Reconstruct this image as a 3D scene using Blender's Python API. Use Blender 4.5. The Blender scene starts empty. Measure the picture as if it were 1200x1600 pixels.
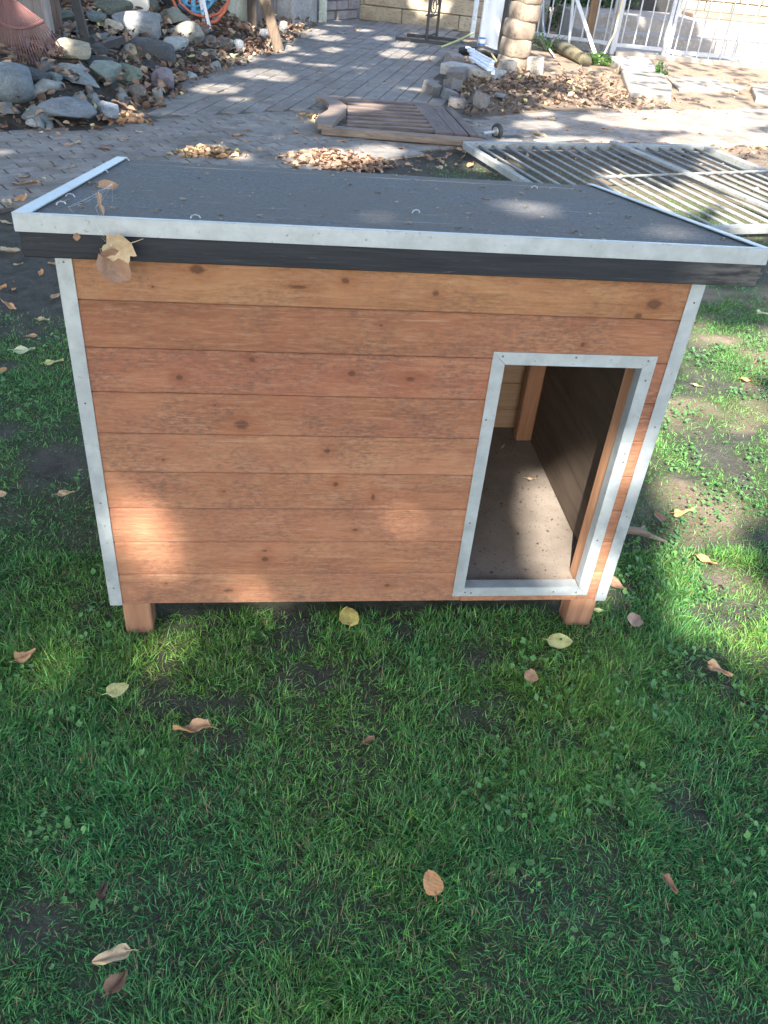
import bpy, bmesh, math, random
import numpy as np
from mathutils import Vector, Matrix, Euler
R = math.radians
random.seed(7); rng = np.random.default_rng(11)
scene = bpy.context.scene
# ------------------------------------------------------------------ camera
CAM = np.array([-0.212, -1.465, 1.437]); YAW, PIT, ROL, FPX = .157, .629, .097, 1283.6
_F = np.array([math.sin(YAW)*math.cos(PIT), math.cos(YAW)*math.cos(PIT), -math.sin(PIT)])
_R0 = np.array([math.cos(YAW), -math.sin(YAW), 0]); _U0 = np.cross(_R0, _F)
_R = math.cos(ROL)*_R0 + math.sin(ROL)*_U0; _U = -math.sin(ROL)*_R0 + math.cos(ROL)*_U0
cd = bpy.data.cameras.new('camera'); cam = bpy.data.objects.new('camera', cd); scene.collection.objects.link(cam)
cd.sensor_fit = 'VERTICAL'; cd.sensor_height = 24; cd.lens = 24*FPX/1600; cd.clip_start = .05; cd.clip_end = 500
cam.matrix_world = Matrix(((_R[0], _U[0], -_F[0], CAM[0]), (_R[1], _U[1], -_F[1], CAM[1]), (_R[2], _U[2], -_F[2], CAM[2]), (0, 0, 0, 1)))
scene.camera = cam
# ------------------------------------------------------------------ sky, sun, exposure
SUN_EL, SUN_AZ = R(40), R(19.3)          # the sun stands behind the camera, a little to its left
LS = np.array([-math.sin(SUN_AZ)*math.cos(SUN_EL), -math.cos(SUN_AZ)*math.cos(SUN_EL), math.sin(SUN_EL)])
w = bpy.data.worlds.new('World'); scene.world = w; w.use_nodes = True
nt = w.node_tree; sky = nt.nodes.new('ShaderNodeTexSky'); sky.sky_type = 'NISHITA'; sky.sun_disc = False
sky.sun_elevation = SUN_EL; sky.sun_rotation = math.atan2(LS[0], LS[1]); sky.air_density = 1.0; sky.dust_density = 1.5; sky.ozone_density = .8
nt.nodes['Background'].inputs[1].default_value = .148; nt.links.new(sky.outputs[0], nt.nodes['Background'].inputs[0])
sl = bpy.data.lights.new('sun', 'SUN'); sl.energy = 4.0; sl.angle = R(.53); sl.color = (1, .93, .82)
so = bpy.data.objects.new('sun', sl); scene.collection.objects.link(so); so.rotation_euler = Vector(LS).to_track_quat('Z', 'Y').to_euler(); so.location = (-6, -15, 14)
scene.view_settings.view_transform = 'Standard'; scene.view_settings.look = 'None'; scene.view_settings.gamma = 1; scene.view_settings.use_curve_mapping = False
scene.view_settings.exposure = 2.3
scene.cycles.max_bounces = 8; scene.cycles.transparent_max_bounces = 8

# ------------------------------------------------------------------ placing helpers
def ray(px, py): return _F + _R*(px-600)/FPX - _U*(py-800)/FPX
def G(px, py, z=0.):
    d = ray(px, py); return CAM + d*((z-CAM[2])/d[2])
def proj(P):
    d = np.asarray(P, float) - CAM; z = d@_F
    return np.array([600+FPX*(d@_R)/z, 800-FPX*(d@_U)/z])
EDGE = np.array([(-9, 4.3), (-4, 4.5), (-2.45, 4.85), (-1.55, 5.15), (-1.25, 6.0), (-1.1, 7.2), (-.6, 8.8), (-.3, 9.7), (.3, 13.1), (.3, 18)])
def seg_dist(x, y, P):
    """signed distance to a polyline, positive on its left-hand side"""
    x = np.asarray(x, float); y = np.asarray(y, float); best = np.full(x.shape, 1e9); sg = np.zeros(x.shape)
    for (ax, ay), (bx, by) in zip(P[:-1], P[1:]):
        dx, dy = bx-ax, by-ay; L2 = dx*dx+dy*dy
        t = np.clip(((x-ax)*dx+(y-ay)*dy)/L2, 0, 1); qx, qy = ax+t*dx, ay+t*dy
        d = np.hypot(x-qx, y-qy); c = dx*(y-ay)-dy*(x-ax); m = d < best
        best = np.where(m, d, best); sg = np.where(m, np.sign(c), sg)
    return best*sg
_lat = np.random.default_rng(3).random((256, 256))
def vnoise(x, y, s=1., oct=3, seed=0):
    v = 0; a = 1; tot = 0; x = np.asarray(x, float)/s+seed*17.3; y = np.asarray(y, float)/s+seed*9.7
    for _ in range(oct):
        xi = np.floor(x).astype(int); yi = np.floor(y).astype(int); fx = x-xi; fy = y-yi
        fx = fx*fx*(3-2*fx); fy = fy*fy*(3-2*fy)
        g = lambda i, j: _lat[(xi+i) % 256, (yi+j) % 256]
        v = v + a*((g(0, 0)*(1-fx)+g(1, 0)*fx)*(1-fy)+(g(0, 1)*(1-fx)+g(1, 1)*fx)*fy); tot += a
        a *= .5; x = x*2.03+5.1; y = y*2.03+1.7
    return v/tot
def sstep(a, b, v):
    t = np.clip((v-a)/(b-a), 0, 1); return t*t*(3-2*t)
def hgt(x, y):
    x = np.asarray(x, float); y = np.asarray(y, float)
    d = seg_dist(x, y, EDGE)
    h = np.where(d > 0, np.minimum(.27*d, .75), 0)
    h = h*sstep(0, .5, d)
    h = h + .10*np.exp(-((x-2.35)/.75)**2-((y-8.0)/.8)**2)          # leaf covered heap right of the path
    near = sstep(4.5, 3.0, y)
    h = h + near*(vnoise(x, y, .35, 3, 2)-.5)*.022 - .008
    return h
def GT(px, py, dz=0.):
    d = ray(px, py); d = d/np.linalg.norm(d); t0 = (1.0-CAM[2])/d[2]; t1 = (-.06-CAM[2])/d[2]
    ts = np.linspace(t0, t1, 700); P = CAM+d*ts[:, None]; m = P[:, 2] < hgt(P[:, 0], P[:, 1])+dz
    return P[int(np.argmax(m))] if m.any() else P[-1]

# ------------------------------------------------------------------ object helpers
C = scene.collection
def tag(o, label=None, cat=None, group=None, kind=None):
    if label: o['label'] = label
    if cat: o['category'] = cat
    if group: o['group'] = group
    if kind: o['kind'] = kind
    return o
def thing(name, label, cat, loc=(0, 0, 0), group=None):
    o = bpy.data.objects.new(name, None); C.objects.link(o); o.location = tuple(map(float, loc)); o.empty_display_size = .1
    return tag(o, label, cat, group)
def root_loc(p):
    v = Vector((0, 0, 0))
    while p is not None: v = v+p.location; p = p.parent
    return v
class MB:
    def __init__(s): s.v = []; s.f = []
    def add(s, vs, fs):
        n = len(s.v); s.v += [tuple(map(float, v)) for v in vs]; s.f += [tuple(n+i for i in f) for f in fs]; return s
    def obox(s, c, ax, half, bev=.002):
        """chamfered box, centre c, axes ax (3 unit vectors), half sizes"""
        c = np.array(c, float); ax = [np.array(a, float) for a in ax]; b = min(bev, min(half)*.45)
        idx = {}; vs = []
        for sx in (-1, 1):
            for sy in (-1, 1):
                for sz in (-1, 1):
                    for a in range(3):
                        q = [half[k]-(0 if k == a else b) for k in range(3)]
                        idx[(sx, sy, sz, a)] = len(vs); vs.append(c+ax[0]*sx*q[0]+ax[1]*sy*q[1]+ax[2]*sz*q[2])
        fs = []
        def I(sg, a): return idx[(sg[0], sg[1], sg[2], a)]
        for a in range(3):
            o1, o2 = (a+1) % 3, (a+2) % 3
            for sa in (-1, 1):
                q = []
                for s1, s2 in ((-1, -1), (1, -1), (1, 1), (-1, 1)):
                    g = [0]*3; g[a] = sa; g[o1] = s1; g[o2] = s2; q.append(I(g, a))
                fs.append(q)
            for s1 in (-1, 1):
                for s2 in (-1, 1):
                    g1 = [0]*3; g1[o1] = s1; g1[o2] = s2; g1[a] = -1; g2 = list(g1); g2[a] = 1
                    fs.append([I(g1, o1), I(g2, o1), I(g2, o2), I(g1, o2)])
        for sx in (-1, 1):
            for sy in (-1, 1):
                for sz in (-1, 1): fs.append([idx[(sx, sy, sz, a)] for a in range(3)])
        out = []
        for f in fs:
            p = [vs[i] for i in f]; nrm = np.cross(p[1]-p[0], p[2]-p[0]); m = sum(p)/len(p)
            out.append(f if nrm@(m-c) > 0 else f[::-1])
        return s.add(vs, out)
    def box(s, x0, x1, y0, y1, z0, z1, bev=.002):
        return s.obox(((x0+x1)/2, (y0+y1)/2, (z0+z1)/2), np.eye(3), (abs(x1-x0)/2, abs(y1-y0)/2, abs(z1-z0)/2), bev)
    def beam(s, p0, p1, wd, th, up=(0, 0, 1), bev=.002):
        p0 = np.array(p0, float); p1 = np.array(p1, float); a = p1-p0; L = np.linalg.norm(a); a = a/L
        sd = np.cross(a, up); sd = sd/np.linalg.norm(sd); u = np.cross(sd, a)
        return s.obox((p0+p1)/2, (a, sd, u), (L/2, wd/2, th/2), bev)
    def tube(s, pts, r, n=8, cap=True):
        pts = [np.array(p, float) for p in pts]; rs = r if hasattr(r, '__len__') else [r]*len(pts)
        base = len(s.v); up = np.array([.13, .31, .94]); vs = []; fs = []
        for i, p in enumerate(pts):
            t = pts[min(i+1, len(pts)-1)]-pts[max(i-1, 0)]; t = t/(np.linalg.norm(t)+1e-9)
            a = np.cross(t, up); a = a/(np.linalg.norm(a)+1e-9); b = np.cross(t, a)
            for k in range(n):
                an = 2*math.pi*k/n; vs.append(p+rs[i]*(a*math.cos(an)+b*math.sin(an)))
        for i in range(len(pts)-1):
            for k in range(n):
                k2 = (k+1) % n; fs.append((i*n+k, i*n+k2, (i+1)*n+k2, (i+1)*n+k))
        if cap: fs.append(tuple(range(n))[::-1]); fs.append(tuple((len(pts)-1)*n+k for k in range(n)))
        return s.add(vs, fs)
    def prism(s, poly, z0, z1, bev=.0):
        n = len(poly); cx = sum(p[0] for p in poly)/n; cy = sum(p[1] for p in poly)/n
        ins = [(p[0]+(cx-p[0])*bev, p[1]+(cy-p[1])*bev) for p in poly]
        vs = [(x, y, z0) for x, y in poly]+[(x, y, z1-(z1-z0)*.15) for x, y in poly]+[(x, y, z1) for x, y in ins]
        fs = [tuple(range(n))[::-1], tuple(2*n+i for i in range(n))]
        for i in range(n):
            j = (i+1) % n; fs += [(i, j, n+j, n+i), (n+i, n+j, 2*n+j, 2*n+i)]
        return s.add(vs, fs)
    def quad(s, a, b, c, d): return s.add([a, b, c, d], [(0, 1, 2, 3)])
    def mesh(s, name, off=(0, 0, 0), smooth=False):
        me = bpy.data.meshes.new(name); me.from_pydata([(v[0]-off[0], v[1]-off[1], v[2]-off[2]) for v in s.v], [], s.f)
        if smooth: me.shade_smooth()
        me.update(); return me
    def build(s, name, mat, parent=None, smooth=False, label=None, color=None):
        me = s.mesh(name, root_loc(parent) if parent else (0, 0, 0), smooth)
        o = bpy.data.objects.new(name, me); C.objects.link(o); o.parent = parent
        if mat: me.materials.append(mat)
        if label: o['label'] = label
        if color: o.color = (*color, 1)
        return o
    def build_at(s, name, mat, loc, smooth=False):
        """one-mesh thing whose origin is at loc"""
        me = s.mesh(name, loc, smooth); o = bpy.data.objects.new(name, me); C.objects.link(o); o.location = tuple(map(float, loc)); me.materials.append(mat); return o
def np_mesh(name, V, faces, col=None, mat=None, smooth=False, parent=None):
    """V: n x 3; faces: list of index arrays m x k"""
    me = bpy.data.meshes.new(name); me.vertices.add(len(V)); me.vertices.foreach_set('co', np.ascontiguousarray(V, dtype=np.float32).ravel())
    loops = np.concatenate([f.ravel() for f in faces]); tot = np.concatenate([np.full(len(f), f.shape[1]) for f in faces])
    me.loops.add(len(loops)); me.loops.foreach_set('vertex_index', loops.astype(np.int32))
    me.polygons.add(len(tot)); st = np.concatenate([[0], np.cumsum(tot)[:-1]]); me.polygons.foreach_set('loop_start', st.astype(np.int32))
    if smooth: me.polygons.foreach_set('use_smooth', np.ones(len(tot), dtype=bool))
    me.update(calc_edges=True)
    if col is not None:
        at = me.color_attributes.new('Col', 'FLOAT_COLOR', 'POINT')
        at.data.foreach_set('color', np.concatenate([col, np.ones((len(col), 1))], 1).astype(np.float32).ravel())
    if mat: me.materials.append(mat)
    o = bpy.data.objects.new(name, me); C.objects.link(o); o.parent = parent
    return o

# ------------------------------------------------------------------ materials
def lin(r, g, b): return tuple(((c/255)/12.92 if c/255 < .04045 else ((c/255+.055)/1.055)**2.4) for c in (r, g, b))
class NT:
    def __init__(s, name):
        s.m = bpy.data.materials.new(name); s.m.use_nodes = True; s.t = s.m.node_tree; s.b = s.t.nodes['Principled BSDF']; s.out = s.t.nodes['Material Output']
    def n(s, ty, ins=None, **kw):
        nd = s.t.nodes.new(ty)
        for k, v in kw.items(): setattr(nd, k, v)
        for k, v in (ins or {}).items():
            if isinstance(v, bpy.types.NodeSocket): s.t.links.new(v, nd.inputs[k])
            else: nd.inputs[k].default_value = v
        return nd
    def link(s, a, b): s.t.links.new(a, b)
    def coord(s, scale=(1, 1, 1), loc=(0, 0, 0), rot=(0, 0, 0), kind='Object', obj_random=False):
        tc = s.n('ShaderNodeTexCoord'); v = tc.outputs[kind]
        if obj_random:
            oi = s.n('ShaderNodeObjectInfo'); m = s.n('ShaderNodeMath', {0: oi.outputs['Random'], 1: 37.}, operation='MULTIPLY')
            v = s.n('ShaderNodeVectorMath', {0: v, 1: m.outputs[0]}, operation='ADD').outputs[0]
        return s.n('ShaderNodeMapping', {0: v, 'Location': loc, 'Rotation': rot, 'Scale': scale}).outputs[0]
    def noise(s, vec, scale, detail=4, rough=.55, dist=0): return s.n('ShaderNodeTexNoise', {'Vector': vec, 'Scale': scale, 'Detail': detail, 'Roughness': rough, 'Distortion': dist}).outputs[0]
    def ramp(s, fac, stops):
        r = s.n('ShaderNodeValToRGB', {0: fac}); e = r.color_ramp.elements
        e[0].position, e[0].color = stops[0][0], (*stops[0][1], 1); e[1].position, e[1].color = stops[-1][0], (*stops[-1][1], 1)
        for p, c in stops[1:-1]: q = e.new(p); q.color = (*c, 1)
        return r.outputs[0]
    def mix(s, f, a, b, mode='MIX'):
        m = s.n('ShaderNodeMix', data_type='RGBA', blend_type=mode)
        for sock, v in ((m.inputs[0], f), (m.inputs[6], a), (m.inputs[7], b)):
            if isinstance(v, bpy.types.NodeSocket): s.link(v, sock)
            else: sock.default_value = v if not isinstance(v, tuple) else (*v, 1)
        return m.outputs[2]
    def math(s, op, a, b=0., c=0., clamp=False): return s.n('ShaderNodeMath', {0: a, 1: b, 2: c}, operation=op, use_clamp=clamp).outputs[0]
    def mr(s, v, a, b, c=0., d=1.): return s.n('ShaderNodeMapRange', {0: v, 1: a, 2: b, 3: c, 4: d}).outputs[0]
    def bump(s, h, strength=.3, dist=.01):
        s.link(s.n('ShaderNodeBump', {'Height': h, 'Strength': strength, 'Distance': dist}).outputs[0], s.b.inputs['Normal'])
def simple(name, c1, c2, scale=8, rough=.7, bump=.3, bdist=.004, stretch=(1, 1, 1), metallic=0, spec=.5, dark=None, tint=False):
    t = NT(name); v = t.coord(stretch, obj_random=True); n1 = t.noise(v, scale, 5); n2 = t.noise(v, scale*6, 4)
    col = t.ramp(t.mr(n1, .3, .7), [(0, c1), (1, c2)])
    if dark: col = t.mix(t.mr(n2, .52, .72), col, dark)
    if tint: col = t.mix(1., col, t.n('ShaderNodeObjectInfo').outputs['Color'], 'MULTIPLY')
    t.link(col, t.b.inputs['Base Color']); t.b.inputs['Roughness'].default_value = rough; t.b.inputs['Metallic'].default_value = metallic
    t.b.inputs['Specular IOR Level'].default_value = spec
    if bump: t.bump(t.math('ADD', n1, t.math('MULTIPLY', n2, .6)), bump, bdist)
    return t.m

def grass_material(name, transl=.35, rough=.5):
    t = NT(name); a = t.n('ShaderNodeVertexColor', layer_name='Col').outputs[0]
    t.link(a, t.b.inputs['Base Color']); t.b.inputs['Roughness'].default_value = rough; t.b.inputs['Specular IOR Level'].default_value = .35
    tr = t.n('ShaderNodeBsdfTranslucent', {'Color': a}); mx = t.n('ShaderNodeMixShader', {0: transl}); t.link(t.b.outputs[0], mx.inputs[1]); t.link(tr.outputs[0], mx.inputs[2])
    t.link(mx.outputs[0], t.out.inputs['Surface']); return t.m
MG = grass_material('grass_blades', .35, .42); MLIT = grass_material('dead_leaves', .2, .7); MCAN = grass_material('canopy_leaves', .3, .5)

def plank_material(seed, knots, base, gray=.3, side=False):
    """rough sawn spruce, orange stain, weathered; knots = (x, z, rx, rz)"""
    t = NT('stained_plank'); tc = t.n('ShaderNodeTexCoord').outputs['Object']
    sx, _, sz = (t.n('ShaderNodeSeparateXYZ', {0: tc}).outputs[i] for i in range(3))
    warp = None; kmask = None; kring = None
    kn = t.math('SUBTRACT', t.noise(t.coord((60, 1, 110), (seed, 0, 0)), 1.5, 3), .42)
    for (kx, kz, rx, rz) in knots:
        a = t.math('DIVIDE', t.math('SUBTRACT', sx, kx), rx); b = t.math('DIVIDE', t.math('SUBTRACT', sz, kz), rz)
        d = t.math('SQRT', t.math('ADD', t.math('MULTIPLY', a, a), t.math('MULTIPLY', b, b)))
        d = t.math('ADD', d, t.math('MULTIPLY', kn, .9)); k = t.mr(d, .55, .98, 1, 0); kmask = k if kmask is None else t.math('MAXIMUM', kmask, k)
        h = t.mr(d, 1., 3.2, 1, 0); kring = h if kring is None else t.math('MAXIMUM', kring, h)
        e = t.math('MULTIPLY', t.math('EXPONENT', t.math('MULTIPLY', d, -.45)), t.math('MULTIPLY', b, rz*.9))
        warp = e if warp is None else t.math('ADD', warp, e)
    z2 = sz if warp is None else t.math('SUBTRACT', sz, warp)
    vec = t.n('ShaderNodeCombineXYZ', {0: t.math('ADD', t.math('MULTIPLY', sx, .07), seed*3.1), 1: seed*1.7, 2: z2}).outputs[0]
    wob = t.noise(t.coord((2.2, 1, 9), (seed, 0, 0)), 1.2, 3)
    g1 = t.n('ShaderNodeTexNoise', {'Vector': vec, 'Scale': 130., 'Detail': 7., 'Roughness': .68, 'Distortion': .5}).outputs[0]
    broad = t.n('ShaderNodeTexNoise', {'Vector': vec, 'Scale': 16., 'Detail': 3., 'Roughness': .5, 'Distortion': .6}).outputs[0]
    c0 = tuple(base[i]*m for i, m in enumerate((.62, .52, .46))); c1 = tuple(base[i]*m for i, m in enumerate((1.22, 1.30, 1.36)))
    col = t.ramp(t.math('ADD', t.math('MULTIPLY', g1, .55), t.math('MULTIPLY', broad, .45)), [(.34, c0), (.5, base), (.68, c1)])
    blotch = t.noise(t.coord((5, 1, 9), (seed*2.3, 0, 0)), 1.1, 5, .62)
    col = t.mix(t.mr(blotch, .38, .62, 0, .7), col, (base[0]*.84, base[1]*.72, base[2]*.76))
    fib = t.n('ShaderNodeTexNoise', {'Vector': vec, 'Scale': 330., 'Detail': 3., 'Roughness': .7}).outputs[0]; col = t.mix(t.mr(fib, .52, .68, 0, .45), col, tuple(b_*.55 for b_ in base))
    fuzz = t.noise(t.coord((30, 1, 75), (seed, 0, 0)), 2.2, 6, .7); wx = t.noise(t.coord((3.5, 1, 4.5), (seed*5, 0, 0)), 1.6, 4, .6)
    wmask = t.math('MULTIPLY', t.mr(fuzz, .42, .60), t.mr(wx, .36, .58), 0, True)
    col = t.mix(t.math('MULTIPLY', wmask, min(1, .45+gray)), col, (.105, .062, .050))
    pale = t.noise(t.coord((9, 1, 60), (seed*7, 0, 3)), 2.5, 5, .7)
    col = t.mix(t.mr(pale, .50, .68, 0, .36), col, (.38, .235, .145))
    if kmask is not None:
        col = t.mix(t.math('MULTIPLY', kring, .35), col, (base[0]*.55, base[1]*.38, base[2]*.3))
        col = t.mix(t.math('MULTIPLY', kmask, .8), col, (.075, .034, .022))
    splash = t.math('MULTIPLY', t.mr(sz, .20, .09), t.mr(t.noise(t.coord((1, 1, 1), (seed, 0, 0)), 45, 5, .7), .45, .62)); col = t.mix(t.math('MULTIPLY', splash, .45, 0, True), col, (.09, .065, .05))
    scr = t.noise(t.coord((3, 1, 90), (seed*3, 0, 0)), 2.0, 3, .5); col = t.mix(t.mr(scr, .64, .72, 0, .4), col, (.40, .27, .21))
    speck = t.noise(t.coord((1, 1, 1), (seed, 0, 0)), 240, 2); col = t.mix(t.mr(speck, .69, .74, 0, .55), col, (.03, .02, .015))
    t.link(col, t.b.inputs['Base Color']); t.b.inputs['Roughness'].default_value = .78; t.b.inputs['Specular IOR Level'].default_value = .25
    saw = t.noise(t.coord((260, 1, 12)), 1., 2)
    t.bump(t.math('ADD', t.math('ADD', g1, t.math('MULTIPLY', fuzz, .8)), t.math('MULTIPLY', saw, .35)), .7, .003)
    return t.m
def wood(name, c1, c2, axis='x', rough=.75, dark=(.04, .03, .02), bump=.5):
    s = {'x': (1.2, 14, 14), 'y': (14, 1.2, 14), 'z': (14, 14, 1.2)}[axis]
    t = NT(name); v = t.coord(s, obj_random=True); n1 = t.noise(v, 3.2, 6, .6, .5); n2 = t.noise(t.coord((1, 1, 1), obj_random=True), 5, 4)
    col = t.ramp(t.mr(n1, .3, .7), [(0, c1), (.5, tuple((a+b)/2 for a, b in zip(c1, c2))), (1, c2)])
    col = t.mix(t.mr(n2, .5, .75, 0, .5), col, dark)
    t.link(col, t.b.inputs['Base Color']); t.b.inputs['Roughness'].default_value = rough; t.b.inputs['Specular IOR Level'].default_value = .3; t.bump(n1, bump, .004); return t.m

# galvanised sheet
t = NT('galvanised_steel'); v = t.coord(); a = t.noise(v, 30, 5, .6); vo = t.n('ShaderNodeTexVoronoi', {'Vector': v, 'Scale': 140.}).outputs['Color']
col = t.mix(t.mr(a, .3, .7), (.38, .42, .45), (.48, .52, .545)); bw = t.n('ShaderNodeRGBToBW', {0: vo}).outputs[0]; col = t.mix(t.math('MULTIPLY', bw, .25), col, (.33, .35, .36))
wr = t.noise(t.coord((3, 3, 3)), 9, 6, .7); col = t.mix(t.mr(wr, .52, .70, 0, .35), col, (.25, .265, .27)); spots = t.noise(v, 110, 3); col = t.mix(t.mr(spots, .66, .74, 0, .6), col, (.16, .15, .13))
t.link(col, t.b.inputs['Base Color']); t.b.inputs['Metallic'].default_value = .55; t.link(t.mr(a, .3, .7, .42, .6), t.b.inputs['Roughness']); t.bump(t.math('ADD', a, t.noise(v, 5, 2)), .25, .004); M_ZINC = t.m
# roofing felt
t = NT('mineral_roofing_felt'); v = t.coord(); fine = t.math('ADD', t.math('MULTIPLY', t.noise(v, 380, 2, .8), .6), t.math('MULTIPLY', t.noise(v, 110, 3, .7), .4)); big = t.noise(v, 3.5, 5, .6); st = t.noise(t.coord((2.5, 22, 1)), 2.2, 6, .65)
col = t.mix(t.mr(fine, .35, .65), (.045, .047, .052), (.215, .212, .215)); col = t.mix(t.mr(big, .36, .60, 0, .55), col, (.135, .122, .110))
col = t.mix(t.mr(st, .60, .72, 0, .55), col, (.30, .31, .33)); col = t.mix(t.mr(t.noise(v, 60, 3), .70, .76, 0, .7), col, (.32, .31, .29))
t.link(col, t.b.inputs['Base Color']); t.b.inputs['Roughness'].default_value = .95; t.b.inputs['Specular IOR Level'].default_value = .2; t.bump(fine, .8, .003); M_FELT = t.m
# fascia paint
t = NT('weathered_dark_paint'); v = t.coord((3, 3, 70)); g = t.noise(v, 2.4, 6, .7, .3); sc = t.noise(t.coord((5, 5, 120)), 3, 4, .7)
col = t.mix(t.mr(g, .3, .7), (.009, .011, .015), (.026, .029, .036)); col = t.mix(t.mr(sc, .64, .75, 0, .6), col, (.13, .13, .14))
xx = t.n('ShaderNodeSeparateXYZ', {0: t.n('ShaderNodeTexCoord').outputs['Object']}).outputs[0]
worn = t.math('MULTIPLY', t.mr(xx, .50, .60), t.mr(t.noise(t.coord((8, 8, 50)), 1.6, 5, .65), .36, .6)); col = t.mix(t.math('MULTIPLY', worn, .6), col, (.15, .14, .13))
t.link(col, t.b.inputs['Base Color']); t.b.inputs['Roughness'].default_value = .6; t.b.inputs['Specular IOR Level'].default_value = .3; t.bump(g, .5, .002); M_FASCIA = t.m
M_LEG = wood('orange_timber', (.20, .095, .055), (.32, .17, .10), 'z', dark=(.11, .06, .04))
M_INPOST = wood('inner_timber', (.25, .12, .065), (.38, .21, .12), 'z', dark=(.25, .13, .07))
M_INBACK = wood('inner_boards', (.27, .17, .10), (.40, .27, .165), 'x', dark=(.20, .12, .07))
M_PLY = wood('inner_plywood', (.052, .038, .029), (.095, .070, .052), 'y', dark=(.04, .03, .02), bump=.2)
t = NT('dirty_floor_board'); v = t.coord(); a = t.noise(v, 9, 5, .6); b = t.noise(v, 170, 3)
col = t.mix(t.mr(a, .3, .7), (.15, .125, .105), (.235, .20, .17)); col = t.mix(t.mr(b, .62, .70), col, (.045, .035, .028)); t.link(col, t.b.inputs['Base Color']); t.b.inputs['Roughness'].default_value = .85; t.bump(b, .3, .002); M_FLOOR = t.m
M_EDGE = simple('cut_board_edge', (.42, .33, .22), (.55, .44, .30), 20)
M_NAIL = simple('nail_steel', (.10, .09, .085), (.22, .20, .18), 60, .45, 0, metallic=.7)
M_NAILB = simple('bright_nail', (.5, .5, .5), (.65, .65, .64), 60, .35, 0, metallic=.7)
M_WEB = simple('cobweb_silk', (.75, .75, .78), (.85, .85, .88), 10, .8, 0)

# ------------------------------------------------------------------ the ground sheet
PATH_STRIP_UP = np.array([(-9, 4.3), (-4, 4.5), (-2.45, 4.85), (-1.5, 5.15), (-.9, 5.85), (1.15, 6.85), (1.4, 6.35), (2.31, 7.01), (5.18, 8.1), (12, 11)])
PATH_LOW = np.array([(-9, 1.2), (-3, 2.35), (-1.69, 3.1), (-1.0, 4.0), (.1, 4.35), (1.09, 5.2), (2.3, 5.75), (4.07, 6.0), (12, 8)])
def soil_zone(x, y):
    """0 dark loam .. 1 dry sandy tan"""
    s = sstep(1.9, 3.2, x+.25*(vnoise(x, y, .6, 3, 5)-.5)*4)*sstep(6.5, 8.0, y) + sstep(2.4, 3.4, x)*sstep(4.8, 6.2, y)*.9
    near = sstep(.7, 1.2, x)*sstep(3.8, 2.2, y)*sstep(.42, .66, vnoise(x, y, .30, 3, 6))*.75
    farr = sstep(1.2, 2.2, x)*sstep(2.5, 4.4, y)*.55
    return np.clip(np.maximum(np.maximum(s, near), farr), 0, 1)
BARE = [(*G(px, py)[:2], r_) for px, py, r_ in ((345, 1160, .055), (300, 1150, .03), (1060, 1240, .075), (825, 1405, .06), (55, 1440, .06), (1150, 905, .085), (740, 1115, .05), (1100, 1275, .04), (170, 1115, .03), (60, 1085, .035), (255, 1025, .03), (1090, 1045, .05), (95, 720, .12), (930, 1130, .03))]
def grass_density(x, y):
    n = vnoise(x, y, .22, 3, 1); nb = vnoise(x, y, .10, 2, 9)
    lush = .55+.45*sstep(.35, .6, vnoise(x, y, .5, 2, 4))
    n3 = vnoise(x, y, .15, 3, 14)
    d = (.16+.84*sstep(.26, .46, n3))*lush*(.55+.45*sstep(.3, .5, nb))
    d = np.where(y < -.25, np.maximum(d, .35), d)
    left = np.where(x < 0, sstep(2.0+.3*(n-.5), 1.15, y), 1.)
    mid = np.where((x > -.7) & (x < .8) & (y > 1.0), sstep(2.2, 1.0, y), 1.)
    right = np.where(x >= .5, sstep(5.2, 4.0, y)*(1-.45*soil_zone(x, y)), 1.)
    for cx_, cy_, r_ in BARE: d = d*(1-.72*np.exp(-(((x-cx_)**2+((y-cy_)*1.1)**2)/r_**2)**1.5*(.6+.9*n)))
    return np.clip(d*left*mid*right, 0, 1)
xs = np.unique(np.concatenate([np.linspace(-150, -9, 24), np.arange(-9, -2.5, .16), np.arange(-2.5, 3.6, .035), np.arange(3.6, 10, .16), np.linspace(10, 150, 24)]))
ys = np.unique(np.concatenate([np.linspace(-150, -3, 24), np.arange(-3, -1.3, .12), np.arange(-1.3, 5, .035), np.arange(5, 20, .13), np.linspace(20, 200, 24)]))
X, Y = np.meshgrid(xs, ys); Z = hgt(X, Y); nx, ny = len(xs), len(ys)
V = np.stack([X.ravel(), Y.ravel(), Z.ravel()], 1); ii = np.arange(nx*ny).reshape(ny, nx)
Fq = np.stack([ii[:-1, :-1].ravel(), ii[:-1, 1:].ravel(), ii[1:, 1:].ravel(), ii[1:, :-1].ravel()], 1)
colz = np.stack([soil_zone(X, Y).ravel(), grass_density(X, Y).ravel(), np.zeros(nx*ny)], 1)
t = NT('soil_and_thatch'); vc = t.n('ShaderNodeVertexColor', layer_name='Col').outputs[0]; sp = t.n('ShaderNodeSeparateColor', {0: vc})
v = t.coord(); a = t.noise(v, 14, 6, .65); b = t.noise(v, 90, 5, .7); c3 = t.noise(v, 2.2, 4)
dark = t.mix(t.mr(a, .3, .7), (.034, .031, .027), (.088, .080, .072)); dark = t.mix(t.mr(b, .58, .72), dark, (.15, .135, .12))
dark = t.mix(t.mr(t.noise(v, 260, 3, .7), .58, .66, 0, .6), dark, (.12, .15, .06)); tan = t.mix(t.mr(a, .3, .7), (.20, .142, .098), (.31, .235, .17)); tan = t.mix(t.mr(b, .56, .70), tan, (.17, .11, .07)); tan = t.mix(t.mr(c3, .5, .7, 0, .5), tan, (.26, .19, .13))
base = t.mix(sp.outputs[0], dark, tan); th = t.mix(t.mr(b, .35, .65), (.024, .045, .016), (.070, .115, .038))
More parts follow.
